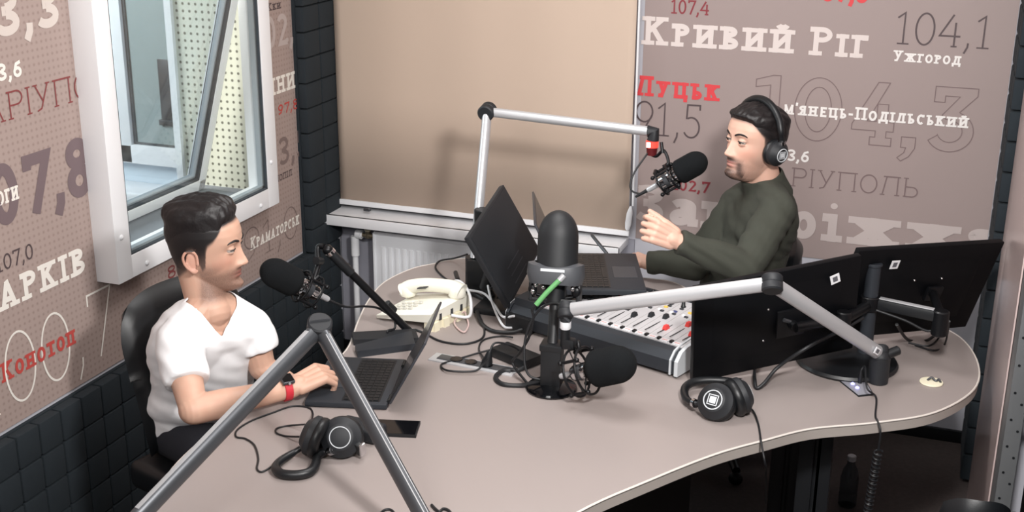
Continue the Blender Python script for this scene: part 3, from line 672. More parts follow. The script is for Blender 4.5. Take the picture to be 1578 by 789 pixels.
for k in range(5):
    a = MB(); an = 2 * PI * k / 5 + .3; e_ = c + Vector((math.cos(an) * .29, math.sin(an) * .29, .06)); a.tube([c + Vector((0, 0, .10)), e_], .02, 10, taper=[1.3, .8]); a.ell(e_ - Vector((0, 0, .032)), (.027, .02, .027)); a.build('base_arm', 'blackmetal', ch)
lv0, lv1 = at(243, 677, z=.50), at(300, 688, z=.50)
a = MB(); a.tube([lv0, lv1, c + Vector((0, 0, .42))], .006); a.cyl(lv0, lv0 + (lv1 - lv0) * .45, .009); a.build('tilt_lever', 'alu', ch)

c2 = thing('office_chair', 'black chair whose back shows behind the man in the olive shirt', 'chair', (1.93, -.36, 0))
f2 = Vector((-.93, -.36, 0)).normalized(); a2 = Vector((-f2.y, f2.x, 0))
backrest(MB(), Vector((1.985, -.36, 0)), a2, f2, .42, .50, .885, .09, .08).build('backrest', 'leather', c2, smooth=80)
c = Vector((1.86, -.42, 0))
a = MB(); a.box(c + Vector((0, 0, .43)), (.44, .46, .08), axes=(f2, a2, Vector((0, 0, 1))), bevel=.03, seg=4); a.build('seat', 'leather', c2)
a = MB(); a.cyl(c + Vector((0, 0, .08)), c + Vector((0, 0, .40)), .03); a.build('gas_column', 'blackmetal', c2)
for k in range(5):
    a = MB(); an = 2 * PI * k / 5 + .1; e_ = c + Vector((math.cos(an) * .27, math.sin(an) * .27, .06)); a.tube([c + Vector((0, 0, .10)), e_], .02, 10, taper=[1.3, .8]); a.ell(e_ - Vector((0, 0, .032)), (.027, .02, .027)); a.build('base_arm', 'blackmetal', c2)

c3 = thing('visitor_chair', 'black chair whose rounded back peeks in at the bottom right corner', 'chair', (2.70, -2.0, 0))
p = at(1490, 800, d=2.75)
a3 = Vector((1, .1, 0)).normalized(); f3 = Vector((-.1, 1, 0)).normalized()
backrest(MB(), Vector((2.712, -2.13, 0)), a3, f3, .17, .46, .893, .05, .06).build('backrest', 'leather', c3, smooth=80)
c = Vector((2.70, -1.93, 0))
a = MB(); a.box(c + Vector((0, 0, .43)), (.20, .34, .07), bevel=.03, seg=4); a.build('seat', 'leather', c3)
for sx_ in (-1, 1):
    for sy_ in (-1, 1):
        a = MB(); a.tube([c + Vector((sx_ * .075, sy_ * .14, .41)), c + Vector((sx_ * .075, sy_ * .16, .0))], .012); a.build('leg', 'blackmetal', c3)

bt = thing('water_bottle', 'clear plastic bottle standing on the carpet in the dark under the desk', 'bottle', at(1305, 778, z=0))
p = at(1305, 778, z=0)
a = MB(); a.lathe(p, p + Vector((0, 0, 1)), [(0, .028), (.006, .032), (.05, .032), (.055, .030), (.06, .032), (.11, .032), (.14, .026), (.165, .014), (.18, .013)], 24); a.build('bottle_body', 'bottle', bt)
a = MB(); a.cyl(p + Vector((0, 0, .178)), p + Vector((0, 0, .198)), .0155, bev=.002); a.build('cap', 'silverprint', bt)

# ------------------------------------------------------------------ silver boom arms
def boom_seg(mb_name, p, q, root, w=.042, t=.030, trim=0.):
    p, q = Vector(p), Vector(q); d = (q - p).normalized(); p2, q2 = p + d * trim, q - d * trim
    mb = MB(); side = d.cross(Vector((0, 0, 1))).normalized()
    mb.lathe(p2, q2, [(0, w / 2), ((q2 - p2).length, w / 2)], 20, squash=t / w, up=side.cross(d))
    return mb.build(mb_name, 'alu', root, smooth=60)
def knuckle(p, axis, r, L, root, name='joint'):
    axis = Vector(axis).normalized(); p = Vector(p)
    mb = MB(); mb.lathe(p - axis * L / 2, p + axis * L / 2, [(0, r * .86), (.004, r), (L * .5 - .002, r), (L * .5, r * .94), (L * .5 + .002, r), (L - .004, r), (L, r * .86)], 28)
    return mb.build(name, 'blacksoft', root)
# foreground arm
Dj = at(492, 505, d=3.06); Db = at(668, 826, d=2.74); Dl = at(196, 815, d=2.62)
bD = thing('boom_arm', 'large foreground silver boom arm bent like a roof over the front of the desk', 'boom arm', (Db.x, Db.y, TZ))
for o_ in (boom_seg('lower_tube', Db, Dj, bD, .048, .034, .015), boom_seg('upper_tube', Dj, Dl, bD, .046, .034, .015)): o_.data.materials[0] = M['graymetal']  # silver tubes in darker metal: shade of the near faces put into the colour
kx = (Db - Dj).cross(Dl - Dj).normalized(); kx = kx if kx.y < 0 else -kx
knuckle(Dj, kx, .031, .05, bD)
kn = MB(); kn.box(Dj + kx * .026, (.05, .004, .006), axes=(Vector((kx.y, -kx.x, 0)).normalized(), kx, Vector((0, 0, 1)))); kn.build('knob_slot', 'graymetal', bD)
for pq in ((Db, Dj), (Dj, Dl)):
    d = (pq[1] - pq[0]).normalized(); up_ = Vector((0, 0, 1)) - d * d.z; up_.normalize()
    mb = MB(); mb.box((pq[0] + pq[1]) / 2 + up_ * .0222, ((pq[1] - pq[0]).length - .08, .012, .0022), axes=(d, up_.cross(d), up_), bevel=.0007)
    mb.build('cable_cover', mat('cover_grey', (150, 150, 152), .5), bD)
a = MB(); a.cyl((Db.x, Db.y, TZ), (Db.x, Db.y, Db.z - .01), .027, bev=.003); a.cyl((Db.x, Db.y, TZ), (Db.x, Db.y, TZ + .012), .05, bev=.003); a.build('base_post', 'blacksoft', bD)
knuckle(Db, kx, .026, .05, bD)
a = MB(); a.cyl(Dl, Dl + Vector((0, 0, -.05)), .018); a.ell(Dl, (.028, .028, .028)); a.build('end_joint', 'blacksoft', bD)
fcab = thing('desk_cable', 'thin black cable lying by the foot of the foreground silver arm', 'cable', at(600, 800, z=TZ))
p0 = [at(x, y, z=TZ + .003) for x, y in ((560, 830), (583, 795), (596, 785), (608, 792), (615, 830))]
a = MB(); a.tube(spline(p0), .003); a.build('loop', 'cable', fcab)
p0 = [at(x, y, z=TZ + .004) for x, y in ((665, 778), (676, 788), (684, 784), (694, 790), (700, 815))]
a = MB(); a.tube(spline(p0), .0035); a.build('lead', 'cable', fcab)

# arm over the console
Cj = at(1190, 437, d=3.25); Ce = at(872, 478, d=3.52); Cb = at(1357, 546, d=3.66)
bC = thing('boom_arm', 'silver boom arm rising in front of the right monitors and reaching over the console', 'boom arm', (Cb.x, Cb.y, TZ))
boom_seg('lower_tube', Cb, Cj, bC, .042, .03, .02); boom_seg('upper_tube', Cj, Ce, bC, .040, .03, .02)
kx = (Cb - Cj).cross(Ce - Cj).normalized(); kx = kx if kx.y < 0 else -kx
knuckle(Cj, kx, .028, .046, bC); knuckle(Ce, kx, .0225, .046, bC); knuckle(Cb, kx, .024, .05, bC)
kn = MB(); kn.box(Ce + kx * .0235, (.034, .003, .006), axes=(Vector((kx.y, -kx.x, .6)).normalized(), kx, Vector((.0, 0, 1)))); kn.build('knob_slot', 'graymetal', bC)
a = MB(); a.cyl((Cb.x, Cb.y, TZ), (Cb.x, Cb.y, Cb.z - .005), .030, bev=.003); a.build('base_post', 'blacksoft', bC)
a = MB(); a.cyl(Cb + Vector((.01, .005, -.005)), Cb + Vector((.05, .03, .01)), .014, bev=.003); a.build('clamp_lever', 'black', bC)
d = (Cj - Cb).normalized(); n_ = -W_; n_ = (n_ - d * n_.dot(d)).normalized()
st = MB(); st.box(Cb + d * .055 + n_ * .0195, (.026, .020, .002), axes=(d, n_.cross(d), n_)); so = st.build('sticker', 'sticker', bC)
st = MB(); st.box(Cb + d * .055 + n_ * .0208, (.015, .012, .001), axes=(d, n_.cross(d), n_)); st.build('print', 'stickergrey', so)
a = MB(); a.cyl(Ce - Vector((0, 0, .02)), Ce - Vector((0, 0, .035)), .0155); a.build('end_collar', 'blacksoft', bC)
a = MB(); a.lathe(Ce - Vector((0, 0, .033)), Ce - Vector((0, 0, .08)), [(0, .016), (.02, .0165), (.026, .012)], 18); a.build('end_ring', 'white', bC)
a = MB(); a.cyl(Ce - Vector((0, 0, .055)), Ce - Vector((0, 0, .115)), .014); a.box(Ce + Vector((.012, 0, -.10)), (.035, .03, .03), bevel=.006); a.build('mic_adapter', 'black', bC)

# rear arm in front of the blind
Bj = at(751, 172, d=4.42); Bb = at(731, 445, z=TZ); Be = at(1005, 203, d=4.28)
B1 = Vector((Bb.x, Bb.y, TZ + .30)); 
bB = thing('boom_arm', 'silver boom arm standing in front of the beige blind, reaching to the man in olive', 'boom arm', (Bb.x, Bb.y, TZ))
boom_seg('lower_tube', Vector((Bb.x, Bb.y, TZ + .10)), Bj, bB, .044, .034, .012); boom_seg('upper_tube', Bj, Be, bB, .034, .032, .012)
knuckle(Bj, (0, -1, -.2), .030, .05, bB)
a = MB(); a.cyl((Bb.x + .03, Bb.y, TZ), (Bb.x + .03, Bb.y, TZ + .30), .028, bev=.003); a.cyl((Bb.x, Bb.y, TZ), (Bb.x, Bb.y, TZ + .12), .032); a.build('base_post', 'black', bB)
a = MB(); a.box((Bb.x + .03, Bb.y + .0, TZ + .06), (.09, .08, .12), bevel=.01); a.build('clamp', 'black', bB)
a = MB(); a.tube([Be - (Be - Bj).normalized() * .015, Be + Vector((.006, 0, .002)), Be + Vector((.004, 0, -.03))], .021, 14); a.build('end_joint', 'blacksoft', bB)
L0 = Be + Vector((.002, 0, -.032))
a = MB(); a.cyl(L0, L0 + Vector((0, 0, -.022)), .0215); a.build('on_air_ring', 'led', bB)
a = MB(); a.box(L0 + Vector((-.008, -.021, -.011)), (.014, .006, .018), bevel=.002); a.build('light_window', 'ledw', bB)
a = MB(); a.cyl(L0 + Vector((0, 0, -.022)), L0 + Vector((0, 0, -.05)), .020, .017); a.build('collar', mat('dark_red_plastic', (92, 26, 30), .35), bB)
# ------------------------------------------------------------------ microphones
def axes_from(a, up=(0, 0, 1)):
    a = Vector(a).normalized(); u = Vector(up); e1 = (u - a * u.dot(a)).normalized(); return a, e1, a.cross(e1)
def foam(mb, c, a, L, r):
    """rounded windscreen: flat-ish rear, domed front, centre c, axis a"""
    pr = []
    for t in 1 - np.cos(np.linspace(0, PI / 2, 34)) if False else np.sin(np.linspace(0, PI / 2, 40)):
        x = t * L
        if t < .12: rr = r * (.80 + .2 * math.sin(t / .12 * PI / 2))
        elif t < .58: rr = r * (1 - .02 * (t - .12))
        else: rr = r * .99 * math.sqrt(max(0, 1 - ((t - .58) / .42) ** 2))
        pr.append((x, max(rr, .0006)))
    p = Vector(c) - Vector(a) * L / 2
    return mb.lathe(p, p + Vector(a), pr, 36)
def broadcast_mic(root, fc, a, L, r, body=.085, up=(0, 0, 1), mount=True, ringr=.052, nring=2):
    a, e1, e2 = axes_from(a, up); fc = Vector(fc); b0 = fc - a * (L / 2)
    foam(MB(), fc, a, L, r).build('foam_windscreen', 'foamblack', root, smooth=70)
    m = MB(); m.lathe(b0 - a * body, b0 + a * .01, [(0, .012), (.004, .020), (.012, .0235), (body * .55, .0235), (body * .55 + .003, .026), (body * .8, .027), (body * .8 + .003, .024), (body + .01, .024)], 26); m.build('mic_body', 'chrome', root)
    m = MB(); m.lathe(b0 - a * (body - .030), b0 - a * (body - .050), [(0, .0245), (.02, .0245)], 26); m.build('band', 'graymetal', root)
    m = MB(); m.lathe(b0 - a * (body + .04), b0 - a * body, [(0, .0075), (.006, .0095), (.036, .0095), (.04, .012)], 18); m.build('connector', 'alu', root)
    if mount:
        sm = MB()
        for k in range(nring):
            c = b0 - a * (body * (.22 + .55 * k)); sm.tube([c + e1 * (ringr * math.cos(t)) + e2 * (ringr * math.sin(t)) for t in np.linspace(0, 2 * PI, 33)[:-1]], .0038, 8, closed=True)
        for k in range(4):
            t = PI / 4 + k * PI / 2; rr = ringr
            o0 = e1 * (rr * math.cos(t)) + e2 * (rr * math.sin(t))
            sm.tube([b0 - a * (body * .12) + o0, b0 - a * (body * .92) + o0], .005, 8)
            sm.ell(b0 - a * (body * .12) + o0, (.0075,) * 3, nu=10, nv=8); sm.ell(b0 - a * (body * .92) + o0, (.0075,) * 3, nu=10, nv=8)
        sm.build('shock_mount', 'blackmetal', root)
        el = MB()
        for k in range(8):
            t = PI / 8 + k * PI / 4; q = (k % 2) * .55 + .22
            el.tube([b0 - a * (body * q) + (e1 * math.cos(t) + e2 * math.sin(t)) * .022, b0 - a * (body * q) + (e1 * math.cos(t + .35) + e2 * math.sin(t + .35)) * ringr], .0018, 6)
        el.build('elastic_cord', 'black', root)
    return a, e1, e2, b0
# microphone of the man in white, on a low black desk arm
fc = at(431, 424, d=3.74); ra = (at(431, 424, d=3.74) - at(487, 452, d=3.82)).normalized()
mA = thing('studio_microphone', 'black foam-covered microphone on a black desk arm facing the man in the white shirt', 'microphone', fc)
a, e1, e2, b0 = broadcast_mic(mA, fc, ra, .13, .046, .082, ringr=.05)
tail = b0 - a * .12
k0 = at(505, 385, d=3.86); k1 = at(628, 508, d=4.02); k1b = at(600, 475, d=4.0)
cb = MB(); cb.tube(spline([tail, tail - a * .03, at(535, 473, d=3.9), at(560, 472, d=3.95), at(580, 474, d=3.98), at(592, 480, d=3.99), at(607, 492, d=4.0), at(608, 506, d=4.0), at(597, 510, d=3.97), at(600, 516, d=3.98)], 7), .0038); cb.build('mic_cable', 'cable', mA)
dA = thing('desk_mic_arm', 'black tubular desk arm on a flat black base beside the white telephone', 'microphone arm', at(628, 512, z=TZ))
m = MB(); m.tube([k0, k1], .0125, 14); m.build('tube', 'blackmetal', dA)
m = MB(); dk_ = (k1 - k0).normalized(); m.cyl(k0 + dk_ * .0, k0 + dk_ * .11, .0155, bev=.002); m.build('sleeve', 'black', dA)
m = MB(); m.cyl(k0 + dk_ * .005, k0 + dk_ * .02, .017, bev=.002); m.build('clamp_ring', 'chrome', dA)
m = MB(); m.cyl(k1b - dk_ * .02, k1b + dk_ * .02, .018, bev=.002); m.build('cable_clip', 'black', dA)
mp = b0 - a * .05 + e1 * .05
m = MB(); m.tube(spline([k0 - dk_ * .015, k0 - dk_ * .02 + Vector((-.02, 0, -.01)), at(490, 408, d=3.82), at(484, 430, d=3.8), mp], 6), .009, 10); m.ell(k0, (.017, .017, .017)); m.build('mic_bracket', 'blackmetal', dA)
m = MB(); m.cyl(at(495, 402, d=3.83), at(487, 402, d=3.80), .012); m.build('pivot_knob', 'black', dA)
g = at(630, 512, z=TZ); 
m = MB(); m.cyl(Vector((g.x, g.y, TZ)), Vector((k1.x, k1.y, k1.z - .002)), .015, bev=.002); m.build('base_socket', 'black', dA)
bx = ccw([at(x, y, z=TZ + .012) for x, y in ((542, 515), (545, 527), (645, 524), (640, 510))])
m = flat4(bx, TZ, TZ + .020); m.build('base_plate', 'blacksoft', dA)
bx = ccw([at(x, y, z=TZ + .014) for x, y in ((547, 535), (551, 545), (640, 533), (634, 513))])
m = flat4(bx, TZ, TZ + .022); m.build('base_plate', 'graymetal', dA).data.materials[0] = M['consoleside']

# microphone of the man in olive, hanging from the rear arm
fc = at(1066, 255, d=4.22); ra = (at(1096, 242, d=4.20) - at(1010, 290, d=4.28)).normalized()
mC = thing('studio_microphone', 'black foam-covered microphone hanging from the rear arm below its red light', 'microphone', fc)
a, e1, e2, b0 = broadcast_mic(mC, fc, ra, .115, .043, .080, up=(0, 0, 1), ringr=.047)
br_ = MB(); L1 = L0 + Vector((0, 0, -.05)); br_.tube(spline([L1, L1 + Vector((.02, -.01, -.0)), at(1023, 232, d=4.26), at(1030, 250, d=4.24), b0 - a * .03 + e1 * .045], 6), .0055, 10); br_.tube([at(1019, 219, d=4.26), at(1021, 236, d=4.26)], .006); br_.build('mic_bracket', 'blackmetal', mC)
cb = MB(); tail = b0 - a * .118
cb.tube([tail, tail - a * .05], .007, taper=[1, .6]); cb.tube(spline([tail - a * .02, at(985, 298, d=4.3), at(975, 295, d=4.3), at(971, 285, d=4.3), at(978, 265, d=4.3), at(993, 243, d=4.3), L1 + Vector((-.01, -.01, .01))], 7), .0032); cb.build('mic_cable', 'cable', mC)

# microphone lying low over the front of the console, hanging from the middle arm
fc = at(945, 563, d=3.46); ra = (at(980, 558, d=3.44) - at(888, 577, d=3.55)).normalized()
mB_ = thing('studio_microphone', 'black foam-covered microphone hanging low in front of the console, its foam pointing right', 'microphone', fc)
a, e1, e2, b0 = broadcast_mic(mB_, fc, ra, .138, .054, .07, ringr=.068)
br_ = MB(); A0 = Ce + Vector((.012, 0, -.10)); rr = .066
br_.tube(spline([A0, A0 + Vector((.03, -.0, -.02)), b0 - a * .02 + e1 * .085 - e2 * .01, b0 - a * .02 + e1 * .063], 6), .006, 10)
br_.build('mic_bracket', 'blackmetal', mB_)
cb = MB(); tail = b0 - a * .105
cb.tube(spline([tail, at(858, 583, d=3.6), at(835, 585, d=3.6), at(815, 578, d=3.6), at(808, 555, d=3.6), at(810, 520, d=3.6), at(822, 490, d=3.58), at(838, 472, d=3.56), at(857, 467, d=3.53), at(866, 473, d=3.51)], 7), .0036); cb.build('mic_cable', 'cable', mB_)

# big upright microphone on a round-based stand in the middle of the desk
pb = at(850, 600, z=TZ); mt = at(858, 432, d=3.62)
mE = thing('studio_microphone', 'big upright black microphone with a domed foam top in the centre of the desk', 'microphone', mt)
aE = (at(861, 330, d=3.61) - at(857, 440, d=3.62)).normalized()
foam(MB(), at(860, 374, d=3.61), aE, .190, .060).build('foam_windscreen', 'domeblack', mE, smooth=80)
m = MB(); q0 = at(857, 416, d=3.62); ex = Vector((1, .15, 0)).normalized(); ez = aE; ey = ez.cross(ex).normalized()
N = 40; vs, fs = [], []
for i in range(N):
    t = 2 * PI * i / N; c, s = math.cos(t), math.sin(t); k = .082; sx_ = k * math.copysign(abs(c) ** .7, c); sy_ = .068 * math.copysign(abs(s) ** .7, s)
    for (f, hh) in ((.93, -.040), (1.03, -.012), (.99, .010 + .010 * abs(c) ** 2), (.76, .016 + .008 * abs(c) ** 2), (.76, -.040)): vs.append(q0 + ex * (sx_ * f) + ey * (sy_ * f) + ez * hh)
for i in range(N):
    j = (i + 1) % N
    for k in range(5): fs.append((i * 5 + k, j * 5 + k, j * 5 + (k + 1) % 5, i * 5 + (k + 1) % 5))
m.add(vs, fs); m.build('shock_mount', mat('mount_grey', (70, 72, 76), .5), mE)
m = MB()
for s in (-1, 1): m.box(q0 + ex * (s * .070) - ez * .062, (.012, .05, .060), axes=(ex, ey, ez), bevel=.004)
m.box(q0 - ez * .088, (.150, .045, .012), axes=(ex, ey, ez), bevel=.004); m.build('cradle', 'black', mE)
m = MB(); m.box(q0 - ey * .0690 + ez * .002, (.07, .003, .008), axes=(ex, ey, ez)); m.build('name_strip', 'silverprint', mE)
m = MB(); m.cyl(q0 - ez * .10, q0 + ez * .0, .030, .034, bev=.004); m.build('mic_body', 'black', mE)
m = MB()
for s in (-1, 1):
    m.tube([q0 + ex * (s * .075) - ez * .02, q0 + ex * (s * .06) - ez * .07], .006)
    m.ell(q0 + ex * (s * .064) - ez * .06 - ey * .02, (.014, .010, .018)); m.tube([q0 + ex * (s * .055) - ez * .075, q0 + ex * (s * .01) - ez * .085], .005)
m.build('mount_arm', 'blackmetal', mE)
m = MB()
for dx, dz in ((-.052, -.045), (-.06, -.065), (-.03, -.05), (.055, -.05)): m.ell(q0 + ex * dx + ez * dz - ey * .035, (.007, .007, .009), nu=12, nv=8)
m.build('screw', 'chrome', mE)
g0, g1 = at(862, 432, d=3.55), at(826, 470, d=3.56)
m = MB(); m.tube([g0 + (g0 - g1).normalized() * .02, g0], .0085); m.build('connector', 'alu', mE)
m = MB(); m.tube(spline([g0, g0 + (g1 - g0) * .5 + Vector((0, 0, .003)), g1], 6), .0075); m.build('connector_boot', 'green', mE)
m = MB(); m.tube(spline([g1, at(820, 478, d=3.57), at(822, 490, d=3.58), at(815, 520, d=3.62), at(800, 545, d=3.66), at(790, 560, d=3.7), at(812, 590, z=TZ + .006)], 6), .004); m.build('mic_cable', 'cable', mE)
stE = thing('mic_stand', 'black microphone stand on a round base under the big upright microphone', 'microphone stand', pb)
m = MB(); m.lathe(pb, pb + Vector((0, 0, 1)), [(0, .072), (.006, .075), (.012, .072), (.017, .055), (.024, .03)], 40); m.build('round_base', 'blackgloss', stE)
m = MB(); m.box(pb + Vector((0, .0, .075)), (.060, .055, .13), rot=(0, 0, .1), bevel=.005); m.box(pb + Vector((0, .0, .138)), (.066, .06, .02), rot=(0, 0, .1), bevel=.004); m.build('clamp_box', 'black', stE)
m = MB(); pt = q0 - ez * .09; m.tube([pb + Vector((.0, .0, .14)), pt], .016, 16); m.build('pole', 'black', stE)

# ------------------------------------------------------------------ telephone
ph = thing('telephone', 'cream desk telephone with its handset on, near the radiator end of the desk', 'telephone', Vector((.97, -1.24, TZ)))
qA, qB, qC, qD = [Vector((x, y, 0)) for x, y in ((.835, -1.315), (1.055, -1.365), (1.115, -1.165), (.885, -1.115))]
up1 = Vector((0, 0, 1))
def pquad(u, v, z):  # u along front-left -> front-right, v to the back
    p = (qA * (1 - u) + qB * u) * (1 - v) + (qD * (1 - u) + qC * u) * v; return Vector((p.x, p.y, TZ + z))
m = MB(); NB = 12
vs = []; fs = []
for i in range(NB + 1):
    for j in range(NB + 1):
        u, v = i / NB, j / NB; ed_ = min(u, 1 - u, v, 1 - v) * 12
        vs.append(pquad(u, v, .022 + .050 * u + .012 * v - (.008 if ed_ < .5 else 0)))
for i in range(NB + 1):
    for j in range(NB + 1): u, v = i / NB, j / NB; vs.append(pquad(u * .98 + .01, v * .98 + .01, .004 + .03 * u))
n = (NB + 1) ** 2
for s in (0, 1):
    for i in range(NB):
        for j in range(NB): k = s * n + i * (NB + 1) + j; fs.append((k, k + 1, k + NB + 2, k + NB + 1))
for i in range(NB):
    for (k, l) in ((i * (NB + 1), (i + 1) * (NB + 1)), (i * (NB + 1) + NB, (i + 1) * (NB + 1) + NB), (i, i + 1), (NB * (NB + 1) + i, NB * (NB + 1) + i + 1)): fs.append((k, l, n + l, n + k))
m.add(vs, fs); m.build('housing', 'cream', ph, smooth=35).data.materials[0] = mat('phone_white', (236, 233, 220), .4)
m = MB()
for u0, u1 in ((.90, 1.0),):
    m.hexa([pquad(.86, .03, .0), pquad(.985, .03, .0), pquad(.985, .97, .0), pquad(.86, .97, .0)], [pquad(.86, .03, .045), pquad(.985, .03, .045), pquad(.985, .97, .045), pquad(.86, .97, .045)])
for v in (.06, .30, .62, .86): m.hexa([pquad(.97, v, .0), pquad(1.03, v, .0), pquad(1.03, v + .12, .0), pquad(.97, v + .12, .0)], [pquad(.97, v, .03), pquad(1.02, v, .03), pquad(1.02, v + .12, .03), pquad(.97, v + .12, .03)])
m.build('underside', 'cream', ph)
for v in (.22, .50, .74): 
    m = MB(); m.hexa([pquad(.985, v, .03), pquad(1.002, v, .03), pquad(1.002, v + .05, .03), pquad(.985, v + .05, .03)], [pquad(.985, v, .052), pquad(1.002, v, .052), pquad(1.002, v + .05, .052), pquad(.985, v + .05, .052)]); m.build('jack', 'graymetal', ph)
kb = None
for i in range(4):
    for j in range(3):
        u, v = .22 + .10 * i, .16 + .13 * j; p = pquad(u, v, .026 + .05 * u + .012 * v)
        m = MB(); m.box(p, (.013, .011, .006), rot=(0, -.2, -.22), bevel=.0015); m.build('key', mat('key_grey', (200, 198, 190), .5) if kb is None else kb, ph)
        kb = bpy.data.materials['key_grey']
m = MB(); hs = [pquad(.10, .60, .085), pquad(.15, .66, .112), pquad(.45, .74, .128), pquad(.80, .80, .128), pquad(.97, .80, .112)]
hs = [pquad(.06, .66, .062), pquad(.16, .68, .080), pquad(.36, .71, .094), pquad(.60, .74, .102), pquad(.84, .77, .104), pquad(1.0, .78, .094)]
S_ = spline(hs, 6); m.tube(S_, .0255, 16, taper=[.92 + .25 * abs(2 * i / (len(S_) - 1) - 1) ** 3 for i in range(len(S_))])
for q, z in (((.12, .67), .066), ((.92, .775), .092)): m.cyl(pquad(q[0], q[1], z - .018), pquad(q[0], q[1], z + .02), .030, .027, bev=.006)
m.build('handset', bpy.data.materials['phone_white'], ph, smooth=60)
m = MB(); rr_ = [pquad(.42 + .02 * i, .52, .098 + .0012 * i) for i in range(8)]
for p in rr_: m.box(p, (.002, .018, .004), rot=(0, 0, -.2))
m.build('speaker_slot', 'graymetal', ph)
m = MB(); m.tube(spline([pquad(1.0, .50, .03), at(722, 488, z=TZ + .02), at(726, 470, z=TZ + .06), at(722, 450, z=TZ + .09), at(712, 436, z=TZ + .10), at(702, 433, z=TZ + .09), at(696, 440, z=TZ + .06)], 7), .005); m.build('line_cord', 'wcable', ph)
m = MB(); m.tube(spline([pquad(.98, .85, .02), at(700, 497, z=TZ + .006), at(714, 512, z=TZ + .005), at(722, 500, z=TZ + .004), at(716, 480, z=TZ + .02)], 6), .003); m.build('handset_cord', mat('cord_pinkish', (205, 180, 176), .5), ph)

# ------------------------------------------------------------------ laptops
def laptop(name, label, near, far, deep, lid_lean, lid_h, base_t=.016, near_open=None):
    """hinge from near to far (world points on top of base), base extends by vector 'deep' from the hinge; lid leans by lid_lean"""
    near, far = Vector(near), Vector(far); hx = (far - near); Wd = hx.length; hx.normalize()
    dp = Vector(deep); Dp = dp.length; dx = dp.normalized(); up = hx.cross(dx); up = up if up.z > 0 else -up
    root = thing(name, label, 'laptop', (near + far) / 2 + dp * .5 - up * base_t)
    c = (near + far) / 2 + dp * .5 - up * (base_t / 2)
    m = MB(); m.box(c, (Wd, Dp, base_t), axes=(hx, dx, up), bevel=.005); m.build('base', 'consoleside', root)
    o = near + up * .0004
    m = MB(); m.box(o + hx * (Wd * .5) + dx * (Dp * .33), (Wd * .90, Dp * .46, .0012), axes=(hx, dx, up)); kbd = m.build('keyboard_bed', 'black', root)
    m = MB()
    nr, nc = 6, 15
    for r in range(nr):
        for k in range(nc):
            if r == nr - 1 and 4 <= k <= 8:
                if k != 4: continue
                m.box(o + hx * (Wd * .06 + Wd * .88 * (6.5) / nc) + dx * (Dp * (.115 + .43 * (r + .5) / nr)) + up * .0016, (Wd * .88 / nc * 4.8, Dp * .43 / nr * .8, .002), axes=(hx, dx, up)); continue
            m.box(o + hx * (Wd * .06 + Wd * .88 * (k + .5) / nc) + dx * (Dp * (.115 + .43 * (r + .5) / nr)) + up * .0016, (Wd * .88 / nc * .82, Dp * .43 / nr * .8, .002), axes=(hx, dx, up))
    m.build('keys', 'black', kbd)
    m = MB(); m.box(o + hx * (Wd * .46) + dx * (Dp * .78), (Wd * .30, Dp * .30, .001), axes=(hx, dx, up)); m.build('touchpad', mat('touchpad', (52, 56, 62), .4), root)
    ld = (up * math.cos(lid_lean) - dx * math.sin(lid_lean)); ln = ld.cross(hx); ln = ln if ln.dot(dx) > 0 else -ln
    lo = (near + far) / 2 - dx * .004
    m = MB(); m.box(lo + ld * (lid_h / 2 + .004) - ln * .003, (Wd, lid_h, .007), axes=(hx, ld, ln), bevel=.003); lid = m.build('lid', 'graymetal', root)
    lid.data.materials[0] = mat('lid_grey', (66, 68, 74), .4, .4)
    m = MB(); m.box(lo + ld * (lid_h / 2 + .008) + ln * .0008, (Wd * .95, lid_h * .88, .0008), axes=(hx, ld, ln)); m.build('screen', 'screen', lid)
    m = MB()
    for s in (.12, .88): m.cyl(near + hx * (Wd * s - .02) - dx * .002, near + hx * (Wd * s + .02) - dx * .002, .006)
    m.build('hinge', 'black', root)
    return root
n1, f1 = at(596, 624, z=TZ + .018), at(625, 553, z=TZ + .018)
hx = (f1 - n1).normalized(); pr_ = Vector((-hx.y, hx.x, 0)); pr_ = pr_ if pr_.x < 0 else -pr_
laptop('laptop', 'dark grey open laptop under the hand with the red watch strap', n1, f1, pr_ * .235, .50, .215)
zL = .885
n2f, f2f = at(997, 447, z=zL), at(980, 390, z=zL)                    # front edge of the second laptop
hx = (f2f - n2f).normalized(); pr_ = Vector((-hx.y, hx.x, 0)); pr_ = pr_ if pr_.x > 0 else -pr_
Dp2 = .26
l2 = laptop('laptop', 'black open laptop standing behind the console, in front of the man in olive', n2f - pr_ * Dp2, f2f - pr_ * Dp2, pr_ * Dp2, .42, .24, base_t=.02)
m = MB(); cc = (n2f + f2f) / 2 - pr_ * (Dp2 / 2)
for s in (-1, 1):
    for q in (-1, 1): m.tube([cc + hx * (.13 * s) + pr_ * (.09 * q) - Vector((0, 0, .02)), Vector((cc.x, cc.y, TZ)) + hx * (.13 * s) + pr_ * (.09 * q) * 1.05], .006)
lst = thing('laptop_stand', 'low black stand carrying the black laptop behind the console', 'laptop stand', (cc.x, cc.y, TZ))
for s in (-1, 1):
    for q in (-1, 1):
        m = MB(); m.cyl(Vector((cc.x, cc.y, TZ)) + hx * (.10 * s) + pr_ * (.07 * q), cc + hx * (.10 * s) + pr_ * (.07 * q) - Vector((0, 0, .026)), .007); m.build('leg', 'black', lst)
m = MB(); m.box(cc - Vector((0, 0, .0235)), (.26, .20, .005), axes=(hx, pr_, Vector((0, 0, 1)))); m.build('tray', 'black', lst)
pn = thing('stylus_pen', 'slim dark pen leaning behind the black laptop in front of the white sill', 'pen', at(934, 392, d=4.62))
p0, p1 = at(937, 393, d=4.60), at(911, 361, d=4.68)
